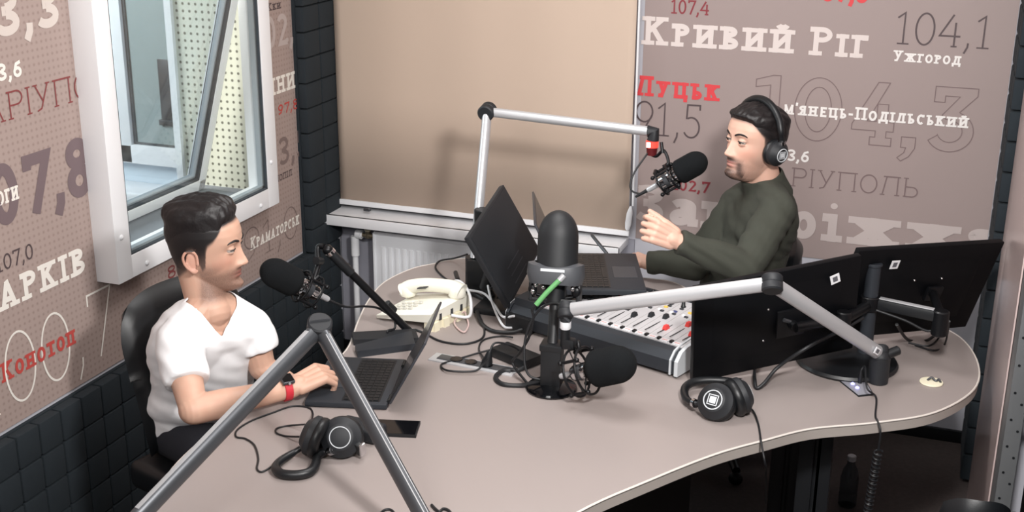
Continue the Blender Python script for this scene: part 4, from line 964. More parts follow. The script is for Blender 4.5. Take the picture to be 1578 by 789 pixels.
m = MB(); m.lathe(p0, p1, [(0, .004), (.01, .0065), (.06, .0068), ((p1 - p0).length - .008, .0062), ((p1 - p0).length, .003)], 12); m.build('barrel', 'graymetal', pn)
m = MB(); m.box((p0 + p1) / 2 + Vector((.004, -.006, .0)), (.003, .003, .05), axes=(Vector((1, 0, 0)), Vector((0, 1, 0)), (p1 - p0).normalized())); m.build('clip', 'black', pn)

# ------------------------------------------------------------------ monitors
def rectpose(c, yaw, tilt, roll):
    U = Vector((math.cos(yaw), math.sin(yaw), 0)); N = Vector((math.sin(yaw), -math.cos(yaw), 0)); Vv = Vector((0, 0, 1)) * math.cos(tilt) + N * math.sin(tilt)
    return Vector(c), U * math.cos(roll) + Vv * math.sin(roll), -U * math.sin(roll) + Vv * math.cos(roll)
def monitor(label, pose, wd_, ht, front_sign, root_loc, loc_label=None):
    c, U, V = pose; N = U.cross(V); N = N if N.dot(CAM - c) > 0 else -N     # N points to the camera
    B = N * (1 if front_sign < 0 else -1)                                     # direction of the back
    root = thing('monitor', label, 'monitor', root_loc)
    m = MB(); m.box(c - B * .008, (wd_, ht, .022), axes=(U, V, B), bevel=.004); m.build('panel', 'monback', root)
    m = MB(); m.box(c - B * .0195, (wd_ - .024, ht - .028, .001), axes=(U, V, B)); m.build('screen', 'screen', root)
    m = MB(); m.hexa([c + U * (sx * wd_ * .40) + V * (sy * ht * .36) + B * .001 for sx, sy in ((-1, -1), (1, -1), (1, 1), (-1, 1))], [c + U * (sx * wd_ * .30) + V * (sy * ht * .26) + B * .018 for sx, sy in ((-1, -1), (1, -1), (1, 1), (-1, 1))]); m.build('back_shell', 'monback', root)
    return root, c, U, V, B
BLK = M['blacksoft']
po2 = rectpose((2.148, -1.339, .932), .645, .144, .10)
r2, c2_, U2, V2, B2 = monitor('black monitor seen from behind, just right of the console', po2, .53, .32, -1, (2.16, -1.32, TZ))
po3 = rectpose((2.5185, -.929, .930), .705, .296, -.065)
r3, c3_, U3, V3, B3 = monitor('tilted black monitor seen from behind at the right end of the desk', po3, .5565, .336, -1, (2.52, -.95, TZ))
def sticker(root, p, U, V, B, s, ang=.0):
    u = U * math.cos(ang) + V * math.sin(ang); v = -U * math.sin(ang) + V * math.cos(ang)
    m = MB(); m.box(p, (s, s, .0012), axes=(u, v, B)); so = m.build('sticker', 'sticker', root); m = MB(); m.box(p + B * .0009, (s * .5, s * .55, .0006), axes=(u, v, B)); m.build('print', 'stickergrey', so)
def on_plane(px, py, c, B, off):
    v = ray(px, py); t = (c + B * off - CAM).dot(B) / v.dot(B); return CAM + v * t
sticker(r2, on_plane(1287, 430, c2_, B2, .0195), U2, V2, B2, .030, .25); sticker(r3, on_plane(1379, 408, c3_, B3, .0195), U3, V3, B3, .030)
for q in ((1184, 477), (1176, 525)):
    m = MB(); m.ell(on_plane(*q, c2_, B2, .019), (.004,) * 3, nu=10, nv=8); m.build('screw', 'chrome', r2)
for q in ((1409, 432), (1451, 429)):
    m = MB(); m.ell(on_plane(*q, c3_, B3, .019), (.004,) * 3, nu=10, nv=8); m.build('screw', 'chrome', r3)
# twin monitor stand: round base, pole, two jointed arms
ms = thing('monitor_stand', 'black twin monitor arm on a round base behind the right silver arm', 'monitor stand', at(1292, 556, z=TZ))
sb = at(1292, 556, z=TZ); sb = Vector((2.345, -1.135, TZ))
m = MB(); m.lathe(sb, sb + Vector((0, 0, 1)), [(0, .150), (.008, .155), (.016, .15), (.02, .12), (.024, .03)], 48); m.build('round_base', 'black', ms)
ptop = at(1346, 408, d=3.76); pbot = Vector((ptop.x, ptop.y, TZ))
ptop = at(1347, 408, d=3.76); 
sb2 = Vector((ptop.x, ptop.y, TZ + .01))
m = MB(); m.cyl(sb2, ptop, .022, bev=.002); m.cyl(ptop - Vector((0, 0, .004)), ptop + Vector((0, 0, .006)), .025, bev=.002); m.build('pole', 'graymetal', ms).data.materials[0] = M['consoleside']
jz = at(1342, 472, d=3.76); jc = Vector((ptop.x, ptop.y, jz.z))
m = MB(); m.cyl(jc - Vector((0, 0, .025)), jc + Vector((0, 0, .02)), .031, bev=.003); m.build('arm_collar', 'blackmetal', ms)
e3 = at(1450, 488, d=3.70)
m = MB(); d3 = (e3 - jc); d3n = d3.normalized(); m.box((jc + e3) / 2, (d3.length, .03, .034), axes=(d3n, Vector((-d3n.y, d3n.x, 0)).normalized(), d3n.cross(Vector((-d3n.y, d3n.x, 0)).normalized())), bevel=.008); m.build('arm', 'black', ms)
m = MB(); m.box((jc + e3) / 2 + Vector((0, 0, .0185)), (d3.length * .8, .02, .003), axes=(d3n, Vector((-d3n.y, d3n.x, 0)).normalized(), d3n.cross(Vector((-d3n.y, d3n.x, 0)).normalized())), bevel=.001); m.build('arm_cover', 'alu', ms)
m = MB(); m.cyl(e3 - Vector((0, 0, .06)), e3 + Vector((0, 0, .02)), .024, bev=.004); v3 = on_plane(1438, 452, c3_, B3, .03); m.tube([e3, v3], .014); m.box(v3, (.06, .05, .012), axes=(U3, V3, B3), bevel=.003); m.build('tilt_head', 'blackmetal', ms)
e2_ = at(1225, 505, d=3.60); v2 = on_plane(1218, 497, c2_, B2, .03); mid = at(1300, 492, d=3.66)
m = MB(); m.tube([jc + Vector((0, 0, -.01)), mid], .017); m.tube([mid, v2 + B2 * .03], .015); m.cyl(mid - Vector((0, 0, .03)), mid + Vector((0, 0, .025)), .022, bev=.003); m.tube([v2 + B2 * .03, v2], .014); m.box(v2, (.09, .09, .010), axes=(U2, V2, B2), bevel=.003); m.build('arm', 'blackmetal', ms)
m = MB(); m.tube([on_plane(1208, 493, c2_, B2, .04), on_plane(1230, 500, c2_, B2, .04)], .006); m.build('arm_lever', 'graymetal', ms)

# low screen leaning on its stand left of the upright microphone
poP = rectpose((1.195, -1.035, .962), 1.58, -.477, .165)
tp = thing('touch_monitor', 'black tilted screen standing left of the upright microphone, before the rear arm', 'monitor', (1.17, -1.02, TZ))
c, U, V = poP; N = U.cross(V); N = N if N.dot(CAM - c) > 0 else -N
m = MB(); m.box(c - N * .010, (.43, .276, .020), axes=(U, V, N), bevel=.004); m.build('panel', 'blacksoft', tp)
m = MB(); m.box(c + N * .0006, (.41, .256, .0014), axes=(U, V, N)); m.build('screen', 'blacksoft', tp)
m = MB()
for k in range(3): m.box(c + N * .0016 + V * (-.055 - .028 * k) + U * (-.02), (.15, .004, .0006), axes=(U, V, N))
m.build('faint_line', mat('dim_line', (44, 46, 50), .4), tp)  # three faint paler stripes across the lower screen
m = MB(); bc = c - N * .03; m.tube([bc, Vector((bc.x - .05, bc.y, TZ + .05))], .022); m.box((bc.x + .01, bc.y - .03, TZ + .012), (.12, .18, .024), bevel=.008); m.tube([Vector((bc.x - .05, bc.y, TZ + .05)), Vector((bc.x - .03, bc.y, TZ + .02))], .022); m.build('stand', 'black', tp)

# ------------------------------------------------------------------ mixing console
FL, FR = Vector((1.265, -1.225, 0)), Vector((1.885, -1.440, 0)); ux = (FR - FL); LX = ux.length; ux.normalize(); uy = Vector((-ux.y, ux.x, 0)); DY = .36
def con(u, v, z): return Vector((FL.x, FL.y, TZ)) + ux * u + uy * v + Vector((0, 0, z))
mc = thing('mixing_console', 'black and silver radio mixing console in the middle of the desk', 'mixing console', con(LX / 2, DY / 2, 0))
prof = [(0, .012), (0, .052), (.022, .074), (.05, .082), (DY, .100), (DY, .012)]
def slab(u0, u1, pr, mb):
    n = len(pr); vs = [con(u, v, z) for u in (u0, u1) for v, z in pr]
    mb.add(vs, [tuple(range(n)), tuple(range(n, 2 * n))[::-1]] + [(i, (i + 1) % n, n + (i + 1) % n, n + i) for i in range(n)])
m = MB(); slab(.012, LX - .012, prof, m); m.build('body', 'consoleside', mc, smooth=20)
pr2 = [(-.004, .008), (-.004, .055), (.020, .079), (.05, .087), (DY + .004, .106), (DY + .004, .008)]
m = MB(); slab(LX - .012, LX, pr2, m); m.build('end_cheek', 'silverprint', mc, smooth=20)
m = MB(); slab(LX - .03, LX - .024, [(v, z + .001) for v, z in pr2], m); m.build('end_trim', 'silverprint', mc, smooth=20)
m = MB(); slab(0, .012, pr2, m); m.build('end_cheek', 'consoleside', mc, smooth=20)
m = MB(); slab(-.0015, .002, pr2, m); m.build('end_trim', 'silverprint', mc, smooth=20)
m = MB()
for u in (.05, LX - .05):
    for v in (.05, DY - .05): m.cyl(con(u, v, 0), con(u, v, .014), .014)
m.build('foot', 'black', mc)
def top(v): return .082 + (v - .05) / (DY - .05) * .018
NCH = 12; cw = (LX - .12) / NCH; CU0 = .105
m = MB()
for k in range(NCH):
    u0, u1 = CU0 + k * cw + .0006, CU0 + (k + 1) * cw - .0006
    m.hexa([con(u, v, top(v) - .002) for u, v in ((u0, .045), (u1, .045), (u1, DY - .012), (u0, DY - .012))], [con(u, v, top(v) + .0022) for u, v in ((u0, .045), (u1, .045), (u1, DY - .012), (u0, DY - .012))])
m.build('face_plate', 'console', mc)
axz = (ux, uy, Vector((0, 0, 1)))
def rep(name, builder, mt, spots):
    first = None
    for u, v in spots:
        p = con(u, v, top(v) + .0022)
        if first is None:
            mb = MB(); builder(mb); first = mb.build(name, mt); o = first
        else: o = first.copy(); COL.objects.link(o)
        o.parent = mc; o.location = p - ORG[mc.name]
def fader(mb): mb.hexa([ux * sx * .007 + uy * sy * .012 for sx, sy in ((-1, -1), (1, -1), (1, 1), (-1, 1))], [ux * sx * .005 + uy * sy * .008 + Vector((0, 0, .013)) for sx, sy in ((-1, -1), (1, -1), (1, 1), (-1, 1))])
def knob(mb): mb.lathe((0, 0, 0), (0, 0, 1), [(0, .0085), (.003, .0085), (.005, .0065), (.016, .0055), (.018, .004)], 16)
def btn(mb): mb.box((0, 0, .002), (.012, .009, .005), axes=axz, bevel=.001)
rng = random.Random(3)
chx = lambda k: CU0 + (k + .5) * cw
m = MB()
for k in range(NCH): m.box(con(chx(k), .155, top(.155) + .0024), (.003, .15, .0012), axes=axz)
m.build('fader_slot', 'black', mc)
cols = ['graymetal', 'graymetal', 'graymetal', 'graymetal', 'graymetal', 'graymetal', 'graymetal', 'graymetal', 'graymetal', 'red', 'red', 'red', 'red', 'red']
fpos = {3: .19, 4: .155, 5: .19, 6: .155, 7: .185, 8: .20, 9: .130, 10: .19, 11: .135}
rep('fader_cap', fader, 'blacksoft', [(chx(k), fpos.get(k, .17)) for k in range(9)])
rep('fader_cap', fader, 'red', [(chx(k), fpos[k]) for k in range(9, NCH)])
m = None
for k in range(NCH):
    mb = MB(); u0, u1 = chx(k) - cw * .36, chx(k) + cw * .36
    mb.box(con(chx(k) - .004, .058, top(.058) + .003), (cw * .62, .017, .003), axes=axz); o = mb.build('label_window', 'sticker', mc)
    mb = MB(); mb.box(con(chx(k) - .004, .058, top(.058) + .0048), (cw * .40, .006, .0008), axes=axz); mb.build('red_mark', 'pinklabel', o)
rep('channel_button', lambda b: b.box((0, 0, .003), (.010, .014, .007), axes=axz, bevel=.001), 'black', [(chx(k) + cw * .46, .058) for k in range(NCH - 1)])
rep('key', btn, 'yellow', [(chx(7), .272), (chx(9), .272)])
rep('key', btn, 'red', [(chx(11), .262), (chx(3), .268)])
rep('key', btn, 'blue', [(chx(k), .256) for k in (6, 8, 10)] + [(chx(k), .268) for k in (2, 5)])
rep('key', btn, 'white', [(chx(k) - .006, .245) for k in range(2, NCH)])
rep('key', btn, 'graymetal', [(chx(k) + .006, .238) for k in range(2, NCH)] + [(chx(k) + .006, .285) for k in range(2, NCH)])
rep('knob', knob, 'black', [(chx(k), .305) for k in range(0, 9)] + [(chx(k), .335) for k in range(0, 8)])
m = MB(); m.box(con(LX * .60, DY - .008, top(DY) + .006), (LX * .72, .012, .012), axes=axz, bevel=.002); m.build('rear_rail', 'consoleside', mc)
m = MB(); m.hexa([con(.012, .02, .06), con(CU0 - .004, .02, .06), con(CU0 - .004, DY - .01, .06), con(.012, DY - .01, .06)], [con(.012, .03, .098), con(CU0 - .004, .03, .098), con(CU0 - .004, DY - .01, .116), con(.012, DY - .01, .116)]); m.build('power_section', 'consoleside', mc)
m = MB(); m.box(con(.06, -.004, .03), (.10, .03, .05), axes=axz, bevel=.003); m.build('connector_block', 'black', mc)

# small black power unit and tangle beside the console
pu = thing('power_adapter', 'flat black power adapter lying between the socket strip and the microphone stand', 'power adapter', at(800, 545, z=TZ))
p = at(795, 548, z=TZ + .016); m = MB(); m.box(p, (.15, .075, .032), rot=(0, 0, -.45), bevel=.006); m.build('case', 'black', pu)
m = MB(); m.tube(spline([p + Vector((-.06, .03, 0)), at(752, 540, z=TZ + .012), at(700, 555, z=TZ + .005), at(680, 562, z=TZ + .005), at(690, 571, z=TZ + .01), at(730, 572, z=TZ + .012), at(744, 562, z=TZ + .03), at(752, 553, z=TZ + .05)], 7), .0032); m.build('cord', 'cable', pu)
m = MB(); m.tube(spline([p + Vector((.06, -.03, 0)), at(800, 570, z=TZ + .006), at(775, 572, z=TZ + .006), at(764, 582, z=TZ + .006), at(775, 592, z=TZ + .006), at(805, 594, z=TZ + .006), at(835, 586, z=TZ + .03)], 7), .0075); m.build('thick_cord', 'cable', pu)
# ------------------------------------------------------------------ headphones
def headphones(name, label, c1, n1, c2, n2, band, loc, emblem=False, ring_only=False, rcup=.042, scale=1., silver=True, cable=None, cat='headphones', bandr=.0105):
    """two round cups with centres c and outward normals n joined by a padded band through the points 'band'"""
    root = thing(name, label, cat, loc)
    for c, n in ((c1, n1), (c2, n2)):
        c, n = Vector(c), Vector(n).normalized(); a, e1, e2 = axes_from(n)
        m = MB(); m.lathe(c - n * .012, c + n * .03, [(0, rcup * .94), (.008, rcup), (.018, rcup * .98), (.024, rcup * .84), (.030, rcup * .72), (.034, rcup * .66), (.036, rcup * .60)], 32); cup = m.build('ear_cup', 'blacksoft', root, smooth=35)
        m = MB(); m.tube([c - n * .018 + (e1 * math.cos(t) + e2 * math.sin(t)) * (rcup * .74) for t in np.linspace(0, 2 * PI, 33)[:-1]], rcup * .30, 12, closed=True); m.build('ear_pad', 'leather', cup, smooth=80)
        m = MB(); m.tube([c + n * .0245 + (e1 * math.cos(t) + e2 * math.sin(t)) * (rcup * .50) for t in np.linspace(0, 2 * PI, 33)[:-1]], .0013 if not emblem else .0018, 8, closed=True); m.build('silver_ring', 'silverprint', cup)
        if emblem:
            f = n * .0246
            for (u, v, su, sv) in ((-.26, 0, .05, .52), (.26, 0, .05, .52), (0, .26, .57, .05), (0, -.26, .57, .05), (0, 0, .36, .36)):
                m = MB(); m.box(c + f + e1 * (v * rcup) + e2 * (u * rcup), (sv * rcup, su * rcup, .0012), axes=(e1, e2, n)); m.build('emblem', 'silverprint', cup)
    S_ = spline(band, 8); n_ = len(S_)
    m = MB(); m.tube(S_, bandr, 12, taper=[.62 + .38 * math.sin(PI * min(max((i / (n_ - 1) - .08) / .84, 0), 1)) ** .4 for i in range(n_)]); m.build('headband', 'leather', root, smooth=80)
    for c, b_, s in ((c1, S_[0], S_[3]), (c2, S_[-1], S_[-4])):
        c = Vector(c); m = MB(); d = (b_ - c); m.tube([c + d * .35, b_, b_ + (s - b_) * .8], .006, 10); yk = m.build('yoke', 'black', root)
        m = MB(); q = b_ + (s - b_) * .3; dd = (s - b_).normalized() if (s - b_).length > 1e-6 else Vector((0, 0, 1)); m.cyl(q - dd * .006, q + dd * .006, .0125); m.build('slider', 'chrome' if silver else 'graymetal', yk)
    if cable:
        for pts, r in cable:
            m = MB(); m.tube(spline(pts, 7), r); m.build('lead', 'cable', root)
    return root
# pair in front of the man in white
ca = at(482, 671, z=TZ + .054); cb_ = at(526, 674, z=TZ + .053)
nA = Vector((-.93, -.10, .28)); nB = Vector((.28, -.85, .45))
bandA = [at(468, 688, z=TZ + .030), at(450, 699, z=TZ + .018), at(432, 711, z=TZ + .014), at(425, 721, z=TZ + .013), at(434, 730, z=TZ + .013), at(458, 732, z=TZ + .013), at(478, 727, z=TZ + .013), at(486, 716, z=TZ + .014), at(489, 704, z=TZ + .016), at(500, 697, z=TZ + .018), at(512, 694, z=TZ + .03)]
headphones('headphones', 'black headphones with the band folded out, lying in front of the laptop', ca, nA, cb_, nB, bandA, at(490, 700, z=TZ), rcup=.054, bandr=.0125,
           cable=[([at(480, 648, z=TZ + .03), at(482, 637, z=TZ + .004), at(475, 628, z=TZ + .003), at(450, 626, z=TZ + .003), at(420, 636, z=TZ + .003), at(388, 648, z=TZ + .003), at(366, 662, z=TZ + .003), at(364, 673, z=TZ + .003), at(378, 676, z=TZ + .003), at(392, 686, z=TZ + .003), at(398, 706, z=TZ + .003), at(396, 722, z=TZ + .003), at(404, 727, z=TZ + .003), at(420, 718, z=TZ + .006)], .0026),
                  ([at(470, 654, z=TZ + .02), at(445, 656, z=TZ + .003), at(427, 660, z=TZ + .003), at(426, 667, z=TZ + .003), at(440, 672, z=TZ + .003), at(462, 673, z=TZ + .015)], .0026)])
hp1_ = bpy.data.objects['headphones']
m = MB(); hq = at(551, 690, z=TZ + .03); m.box(hq, (.026, .016, .034), rot=(.3, .2, -.3), bevel=.003); m.build('hinge_plate', 'black', hp1_)
for dx in (-.016, .016):
    m = MB(); m.box(hq + Vector((dx, dx * -.3, 0)), (.006, .018, .040), rot=(.3, .2, -.3), bevel=.001); m.build('hinge_bracket', 'chrome', hp1_)
# pair at the foot of the right monitors
c1 = at(1103, 619, z=TZ + .05); c2 = at(1142, 609, z=TZ + .055)
bandB = [at(1072, 622, z=TZ + .03), at(1058, 615, z=TZ + .022), at(1055, 600, z=TZ + .024), at(1066, 590, z=TZ + .03), at(1090, 586, z=TZ + .034), at(1120, 587, z=TZ + .036), at(1143, 590, z=TZ + .045)]
headphones('headphones', 'black headphones with a silver ring emblem lying below the monitor right of the console', c1, Vector((-.22, -.80, .55)), c2, Vector((.80, .52, .30)), bandB, at(1105, 625, z=TZ), emblem=True, rcup=.053, bandr=.0125,
           cable=[([at(1136, 618, z=TZ + .03), at(1150, 624, z=TZ + .02), at(1161, 634, z=TZ + .008), at(1168, 652, z=TZ + .005), at(1171, 668, z=TZ + .004), at(1173, 682, z=TZ + .003), at(1173, 686, z=TZ) + Vector((.018, -.018, -.05)), at(1172, 720, z=TZ - .16) + Vector((.018, -.018, 0)), at(1172, 770, z=TZ - .36) + Vector((.018, -.018, 0))], .0028)])

# ------------------------------------------------------------------ phone and case
sm_ = thing('smartphone', 'black smartphone lying face up in front of the headphones by the laptop', 'smartphone', at(618, 658, z=TZ))
c4 = ccw([at(x, y, z=TZ + .008) for x, y in ((580, 646), (648, 649), (641, 671), (580, 668))])
m = flat4(c4, TZ, TZ + .0085); m.build('body', 'black', sm_)
cm = sum(c4, Vector()) / 4; m = flat4([cm + (q - cm) * .94 for q in c4], TZ + .008, TZ + .0092); m.build('screen', 'blackgloss', sm_)
cs = thing('glasses_case', 'rounded black case lying between the headphones and the smartphone', 'case', at(553, 665, z=TZ))
p = at(556, 662, z=TZ + .02); m = MB(); m.box(p, (.13, .07, .04), rot=(0, 0, -.1), bevel=.015, seg=4); m.build('shell', 'blacksoft', cs)
m = MB(); m.box(p + Vector((0, -.0355, 0)), (.02, .003, .012), rot=(0, 0, -.1)); m.build('clasp', 'chrome', cs)

# ------------------------------------------------------------------ loose cables
def cable_thing(label, runs, mt='cable', name='cable', cat='cable'):
    root = thing(name, label, cat, runs[0][0][0])
    for pts, r in runs:
        m = MB(); m.tube(spline(pts, 8), r); m.build('lead', mt, root)
    return root
t = TZ + .004
cable_thing('white cable running from the rear arm foot to the console end', [([at(694, 440, z=TZ + .03), at(715, 446, z=TZ + .05), at(745, 452, z=TZ + .05), at(762, 470, z=TZ + .04), at(775, 488, z=TZ + .03), at(792, 487, z=TZ + .06)], .0042),
             ([at(752, 440, z=TZ + .08), at(757, 462, z=TZ + .05), at(768, 490, z=TZ + .02), at(778, 504, z=TZ + .008), at(790, 505, z=TZ + .012)], .0042)], 'wcable')
cable_thing('thin black cable looping over the desk corner beside the radiator', [([at(720, 392, z=TZ + .08), at(700, 398, z=TZ + .02), at(678, 402, z=TZ + .006), at(671, 412, z=t), at(680, 424, z=t), at(696, 436, z=t), at(710, 446, z=t)], .0035)])
cable_thing('black cables running round the telephone towards the console', [([at(735, 478, z=t), at(746, 505, z=t), at(742, 522, z=t), at(715, 530, z=t), at(680, 526, z=t), at(655, 514, z=t), at(640, 508, z=t)], .0036),
             ([at(735, 480, z=TZ + .02), at(742, 498, z=TZ + .008), at(760, 510, z=TZ + .008), at(790, 512, z=TZ + .008), at(812, 505, z=TZ + .02)], .0065),
             ([at(790, 520, z=TZ + .01), at(770, 518, z=t), at(745, 524, z=t), at(738, 538, z=t), at(746, 552, z=TZ + .012)], .003)])
cable_thing('black cables hanging under the rightmost monitor onto the desk', [([at(1350, 478, d=3.76), at(1395, 494, d=3.74), at(1430, 510, d=3.73), at(1452, 500, d=3.72)], .004), ([at(1382, 500, d=3.80), at(1400, 524, z=TZ + .006), at(1430, 524, z=TZ + .006), at(1455, 500, d=3.72)], .005),
             ([at(1410, 532, z=t), at(1440, 540, z=t), at(1456, 530, z=t), at(1463, 495, d=3.72)], .003), ([at(1400, 528, z=t), at(1430, 533, z=t), at(1447, 520, z=TZ + .02), at(1458, 495, d=3.72)], .003)])
cable_thing('grey-black cable arching from the round base to the desk below the monitor', [([at(1330, 490, d=3.74), at(1290, 512, d=3.68), at(1245, 535, d=3.60), at(1200, 565, z=TZ + .06), at(1178, 590, z=TZ + .02), at(1166, 598, z=TZ + .006), at(1163, 585, z=TZ + .02), at(1163, 570, d=3.72), at(1166, 540, d=3.80)], .0055)])
cable_thing('tangle of black cords at the foot of the rear arm', [([at(702, 420, z=TZ + .03), at(706, 432, z=TZ + .06), at(712, 446, z=TZ + .02), at(735, 455, z=TZ + .01), at(760, 470, z=TZ + .01)], .008), ([at(755, 446, z=TZ + .08), at(770, 432, z=TZ + .1), at(776, 445, z=TZ + .05), at(760, 468, z=TZ + .01)], .004)])
# ------------------------------------------------------------------ people
from mathutils import noise as mnoise
def interp(x, xs, ys): return float(np.interp(x, xs, ys))
HZ = [-.126, -.121, -.112, -.100, -.088, -.075, -.062, -.045, -.02, .0, .02, .04, .06, .08, .095, .106, .113, .116]
HF = [.034, .064, .082, .086, .081, .081, .083, .083, .082, .084, .091, .092, .088, .077, .060, .040, .018, .001]
HB = [-.020, -.010, .005, .025, .045, .062, .075, .086, .095, .100, .104, .104, .100, .090, .074, .052, .026, .001]
HW = [.012, .023, .034, .043, .050, .055, .060, .065, .070, .073, .0755, .077, .075, .068, .056, .040, .019, .001]
def head_pt(th, z, nose=1.):
    """surface of the head: th = angle from the face direction, z height from eye level"""
    f, b, w = interp(z, HZ, HF), interp(z, HZ, HB), interp(z, HZ, HW)
    c, s = math.cos(th), math.sin(th)
    if c >= 0:
        e = 2 / interp(z, [-.11, -.06, -.02, .03], [1.75, 1.85, 2.1, 2.3]); x = f * c ** e; y = w * math.copysign(abs(s) ** (2 / 2.25), s)
    else:
        x = -b * abs(c) ** .95; y = w * math.copysign(abs(s) ** (2 / 2.2), s)
    if c > 0.02:
        g = lambda u, s_: math.exp(-(u / s_) ** 2)
        d = 0.
        nz = interp(z, [-.058, -.053, -.047, -.041, -.03, -.015, .0, .012, .022], [0, .010, .0235, .0265, .0215, .0145, .0085, .0035, 0])
        wz = interp(z, [-.055, -.045, -.03, 0, .02], [.0125, .0125, .0095, .0075, .009])
        d += nose * nz * g(y, wz)
        for sg in (-1, 1):
            d += nose * .0075 * g(y - sg * .0145, .0055) * g(z + .0455, .0065)
            d -= .0115 * g(y - sg * .031, .0165) * g(z - .001, .0115)
            d += .0035 * g(y - sg * .030, .018) * g(z - .0215, .0065)
            d += .0035 * g(y - sg * .047, .016) * g(z + .028, .016)
            d -= .003 * g(y - sg * .040, .012) * g(z + .062, .016)
        d += .0052 * g(y, .019) * g(z + .0665, .0042) + .0056 * g(y, .017) * g(z + .0765, .0048) - .0048 * g(y, .022) * g(z + .0715, .0018)
        d -= .0045 * g(y, .02) * g(z + .0865, .0055); d += .005 * g(y, .018) * g(z + .103, .011); d -= .0015 * g(y, .004) * g(z + .059, .004)
        x += d * min(1, c * 2.2)
    return Vector((x, y, z))
def head_mesh(mb, T):
    NT, NZ = 128, 110
    zs = [-.126 + (.116 + .126) * (.5 - .5 * math.cos(PI * k / (NZ - 1))) * 1. for k in range(NZ)]
    zs = list(np.interp(np.linspace(0, 1, NZ), [0, .06, .5, .94, 1], [-.126, -.118, -.03, .108, .116]))
    vs, fs = [], []
    for z in zs:
        for k in range(NT): vs.append(T @ head_pt(2 * PI * k / NT, z))
    for i in range(NZ - 1):
        for k in range(NT): k2 = (k + 1) % NT; fs.append((i * NT + k, i * NT + k2, (i + 1) * NT + k2, (i + 1) * NT + k))
    fs.append(tuple(range(NT))[::-1]); fs.append(tuple((NZ - 1) * NT + k for k in range(NT)))
    mb.add(vs, fs)
    for sg in (-1, 1):        # ears and eyelids
        ec = Vector((-.014, sg * .0765, -.016))
        rim = [ec + Vector((.013, sg * .004, -.012)), ec + Vector((.013, sg * .006, .012)), ec + Vector((.006, sg * .011, .027)), ec + Vector((-.009, sg * .016, .029)), ec + Vector((-.019, sg * .018, .015)), ec + Vector((-.017, sg * .015, -.005)), ec + Vector((-.008, sg * .010, -.021)), ec + Vector((.004, sg * .005, -.031)), ec + Vector((.011, sg * .003, -.024))]
        mb.tube([T @ p for p in spline(rim, 5)], .0043, 8)
        mb.ell(T @ (ec + Vector((-.003, sg * .004, -.001))), (.015, .004, .025), axes=(T.to_3x3() @ Vector((1, -.28 * sg, 0)).normalized(), T.to_3x3() @ Vector((.28 * sg, 1, 0)).normalized(), T.to_3x3() @ Vector((0, 0, 1))))
        mb.ell(T @ (ec + Vector((-.001, sg * .004, -.027))), (.008, .0045, .0085))
        ey = Vector((.0715, sg * .031, .001))
        lid = MB(); lid.ell((0, 0, 0), (.0136, .0150, .0136), nu=20, nv=14)
        vs2 = [v if v.z > .0032 else Vector((v.x * .9, v.y, min(v.z, .0032) if v.z > -.0066 else v.z)) for v in lid.v]
        mb.add([T @ (ey + Vector((v.x, v.y, max(v.z, .0024)))) for v in lid.v], lid.f)
        mb.add([T @ (ey + Vector((v.x * .98, v.y, min(v.z, -.0048)))) for v in lid.v], lid.f)
def hand_caps(mb, wrist, d, n, right, curl, thumb=(.55, .75, -.25), tc=.5, k=1., spread=.05):
    wrist = Vector(wrist); d = Vector(d).normalized(); n = Vector(n); n = (n - d * n.dot(d)).normalized()
    s = n.cross(d) if right else d.cross(n)          # towards the thumb
    mb.cap(wrist - d * .01, wrist + d * .02, .026 * k, .026 * k)
    for o in (-.026, -.009, .009, .026): mb.cap(wrist + d * .018 + s * (o * .75 * k), wrist + d * .082 * k + s * (o * 1.06 * k) + n * (.003 - abs(o) * .08), .0155 * k, .0125 * k)
    L = [(.044, .027, .021), (.048, .030, .022), (.044, .028, .021), (.035, .021, .018)]; off = [.032, .011, -.011, -.031]
    for i in range(4):
        p = wrist + d * ((.088 - .004 * (i == 3) - .002 * (i == 0)) * k) + s * (off[i] * k); dd = (d + s * (spread * (1.5 - i))).normalized(); ang = 0
        for j in range(3):
            ang += curl[i] * (1., 1.15, .8)[j]
            v = dd * math.cos(ang) - n * math.sin(ang); q = p + v * (L[i][j] * k)
            r0, r1 = ((.0105, .0092), (.0092, .0083), (.0083, .0070))[j]; f_ = .9 if i == 3 else 1
            mb.cap(p, q, r0 * k * f_, r1 * k * f_, 12, 4); p = q
    p = wrist + d * (.022 * k) + s * (.026 * k) - n * .004; v = (d * thumb[0] + s * thumb[1] + n * thumb[2]).normalized(); mb.cap(p - d * .008, p + v * .04 * k, .0165 * k, .0135 * k, 12, 4); p = p + v * .042 * k
    for j, l in enumerate((.033, .026)):
        v = (v + d * tc * .5 - s * tc * .45).normalized(); mb.cap(p, p + v * l * k, (.0118, .0105)[j] * k, (.0105, .0085)[j] * k, 12, 4); p = p + v * l * k
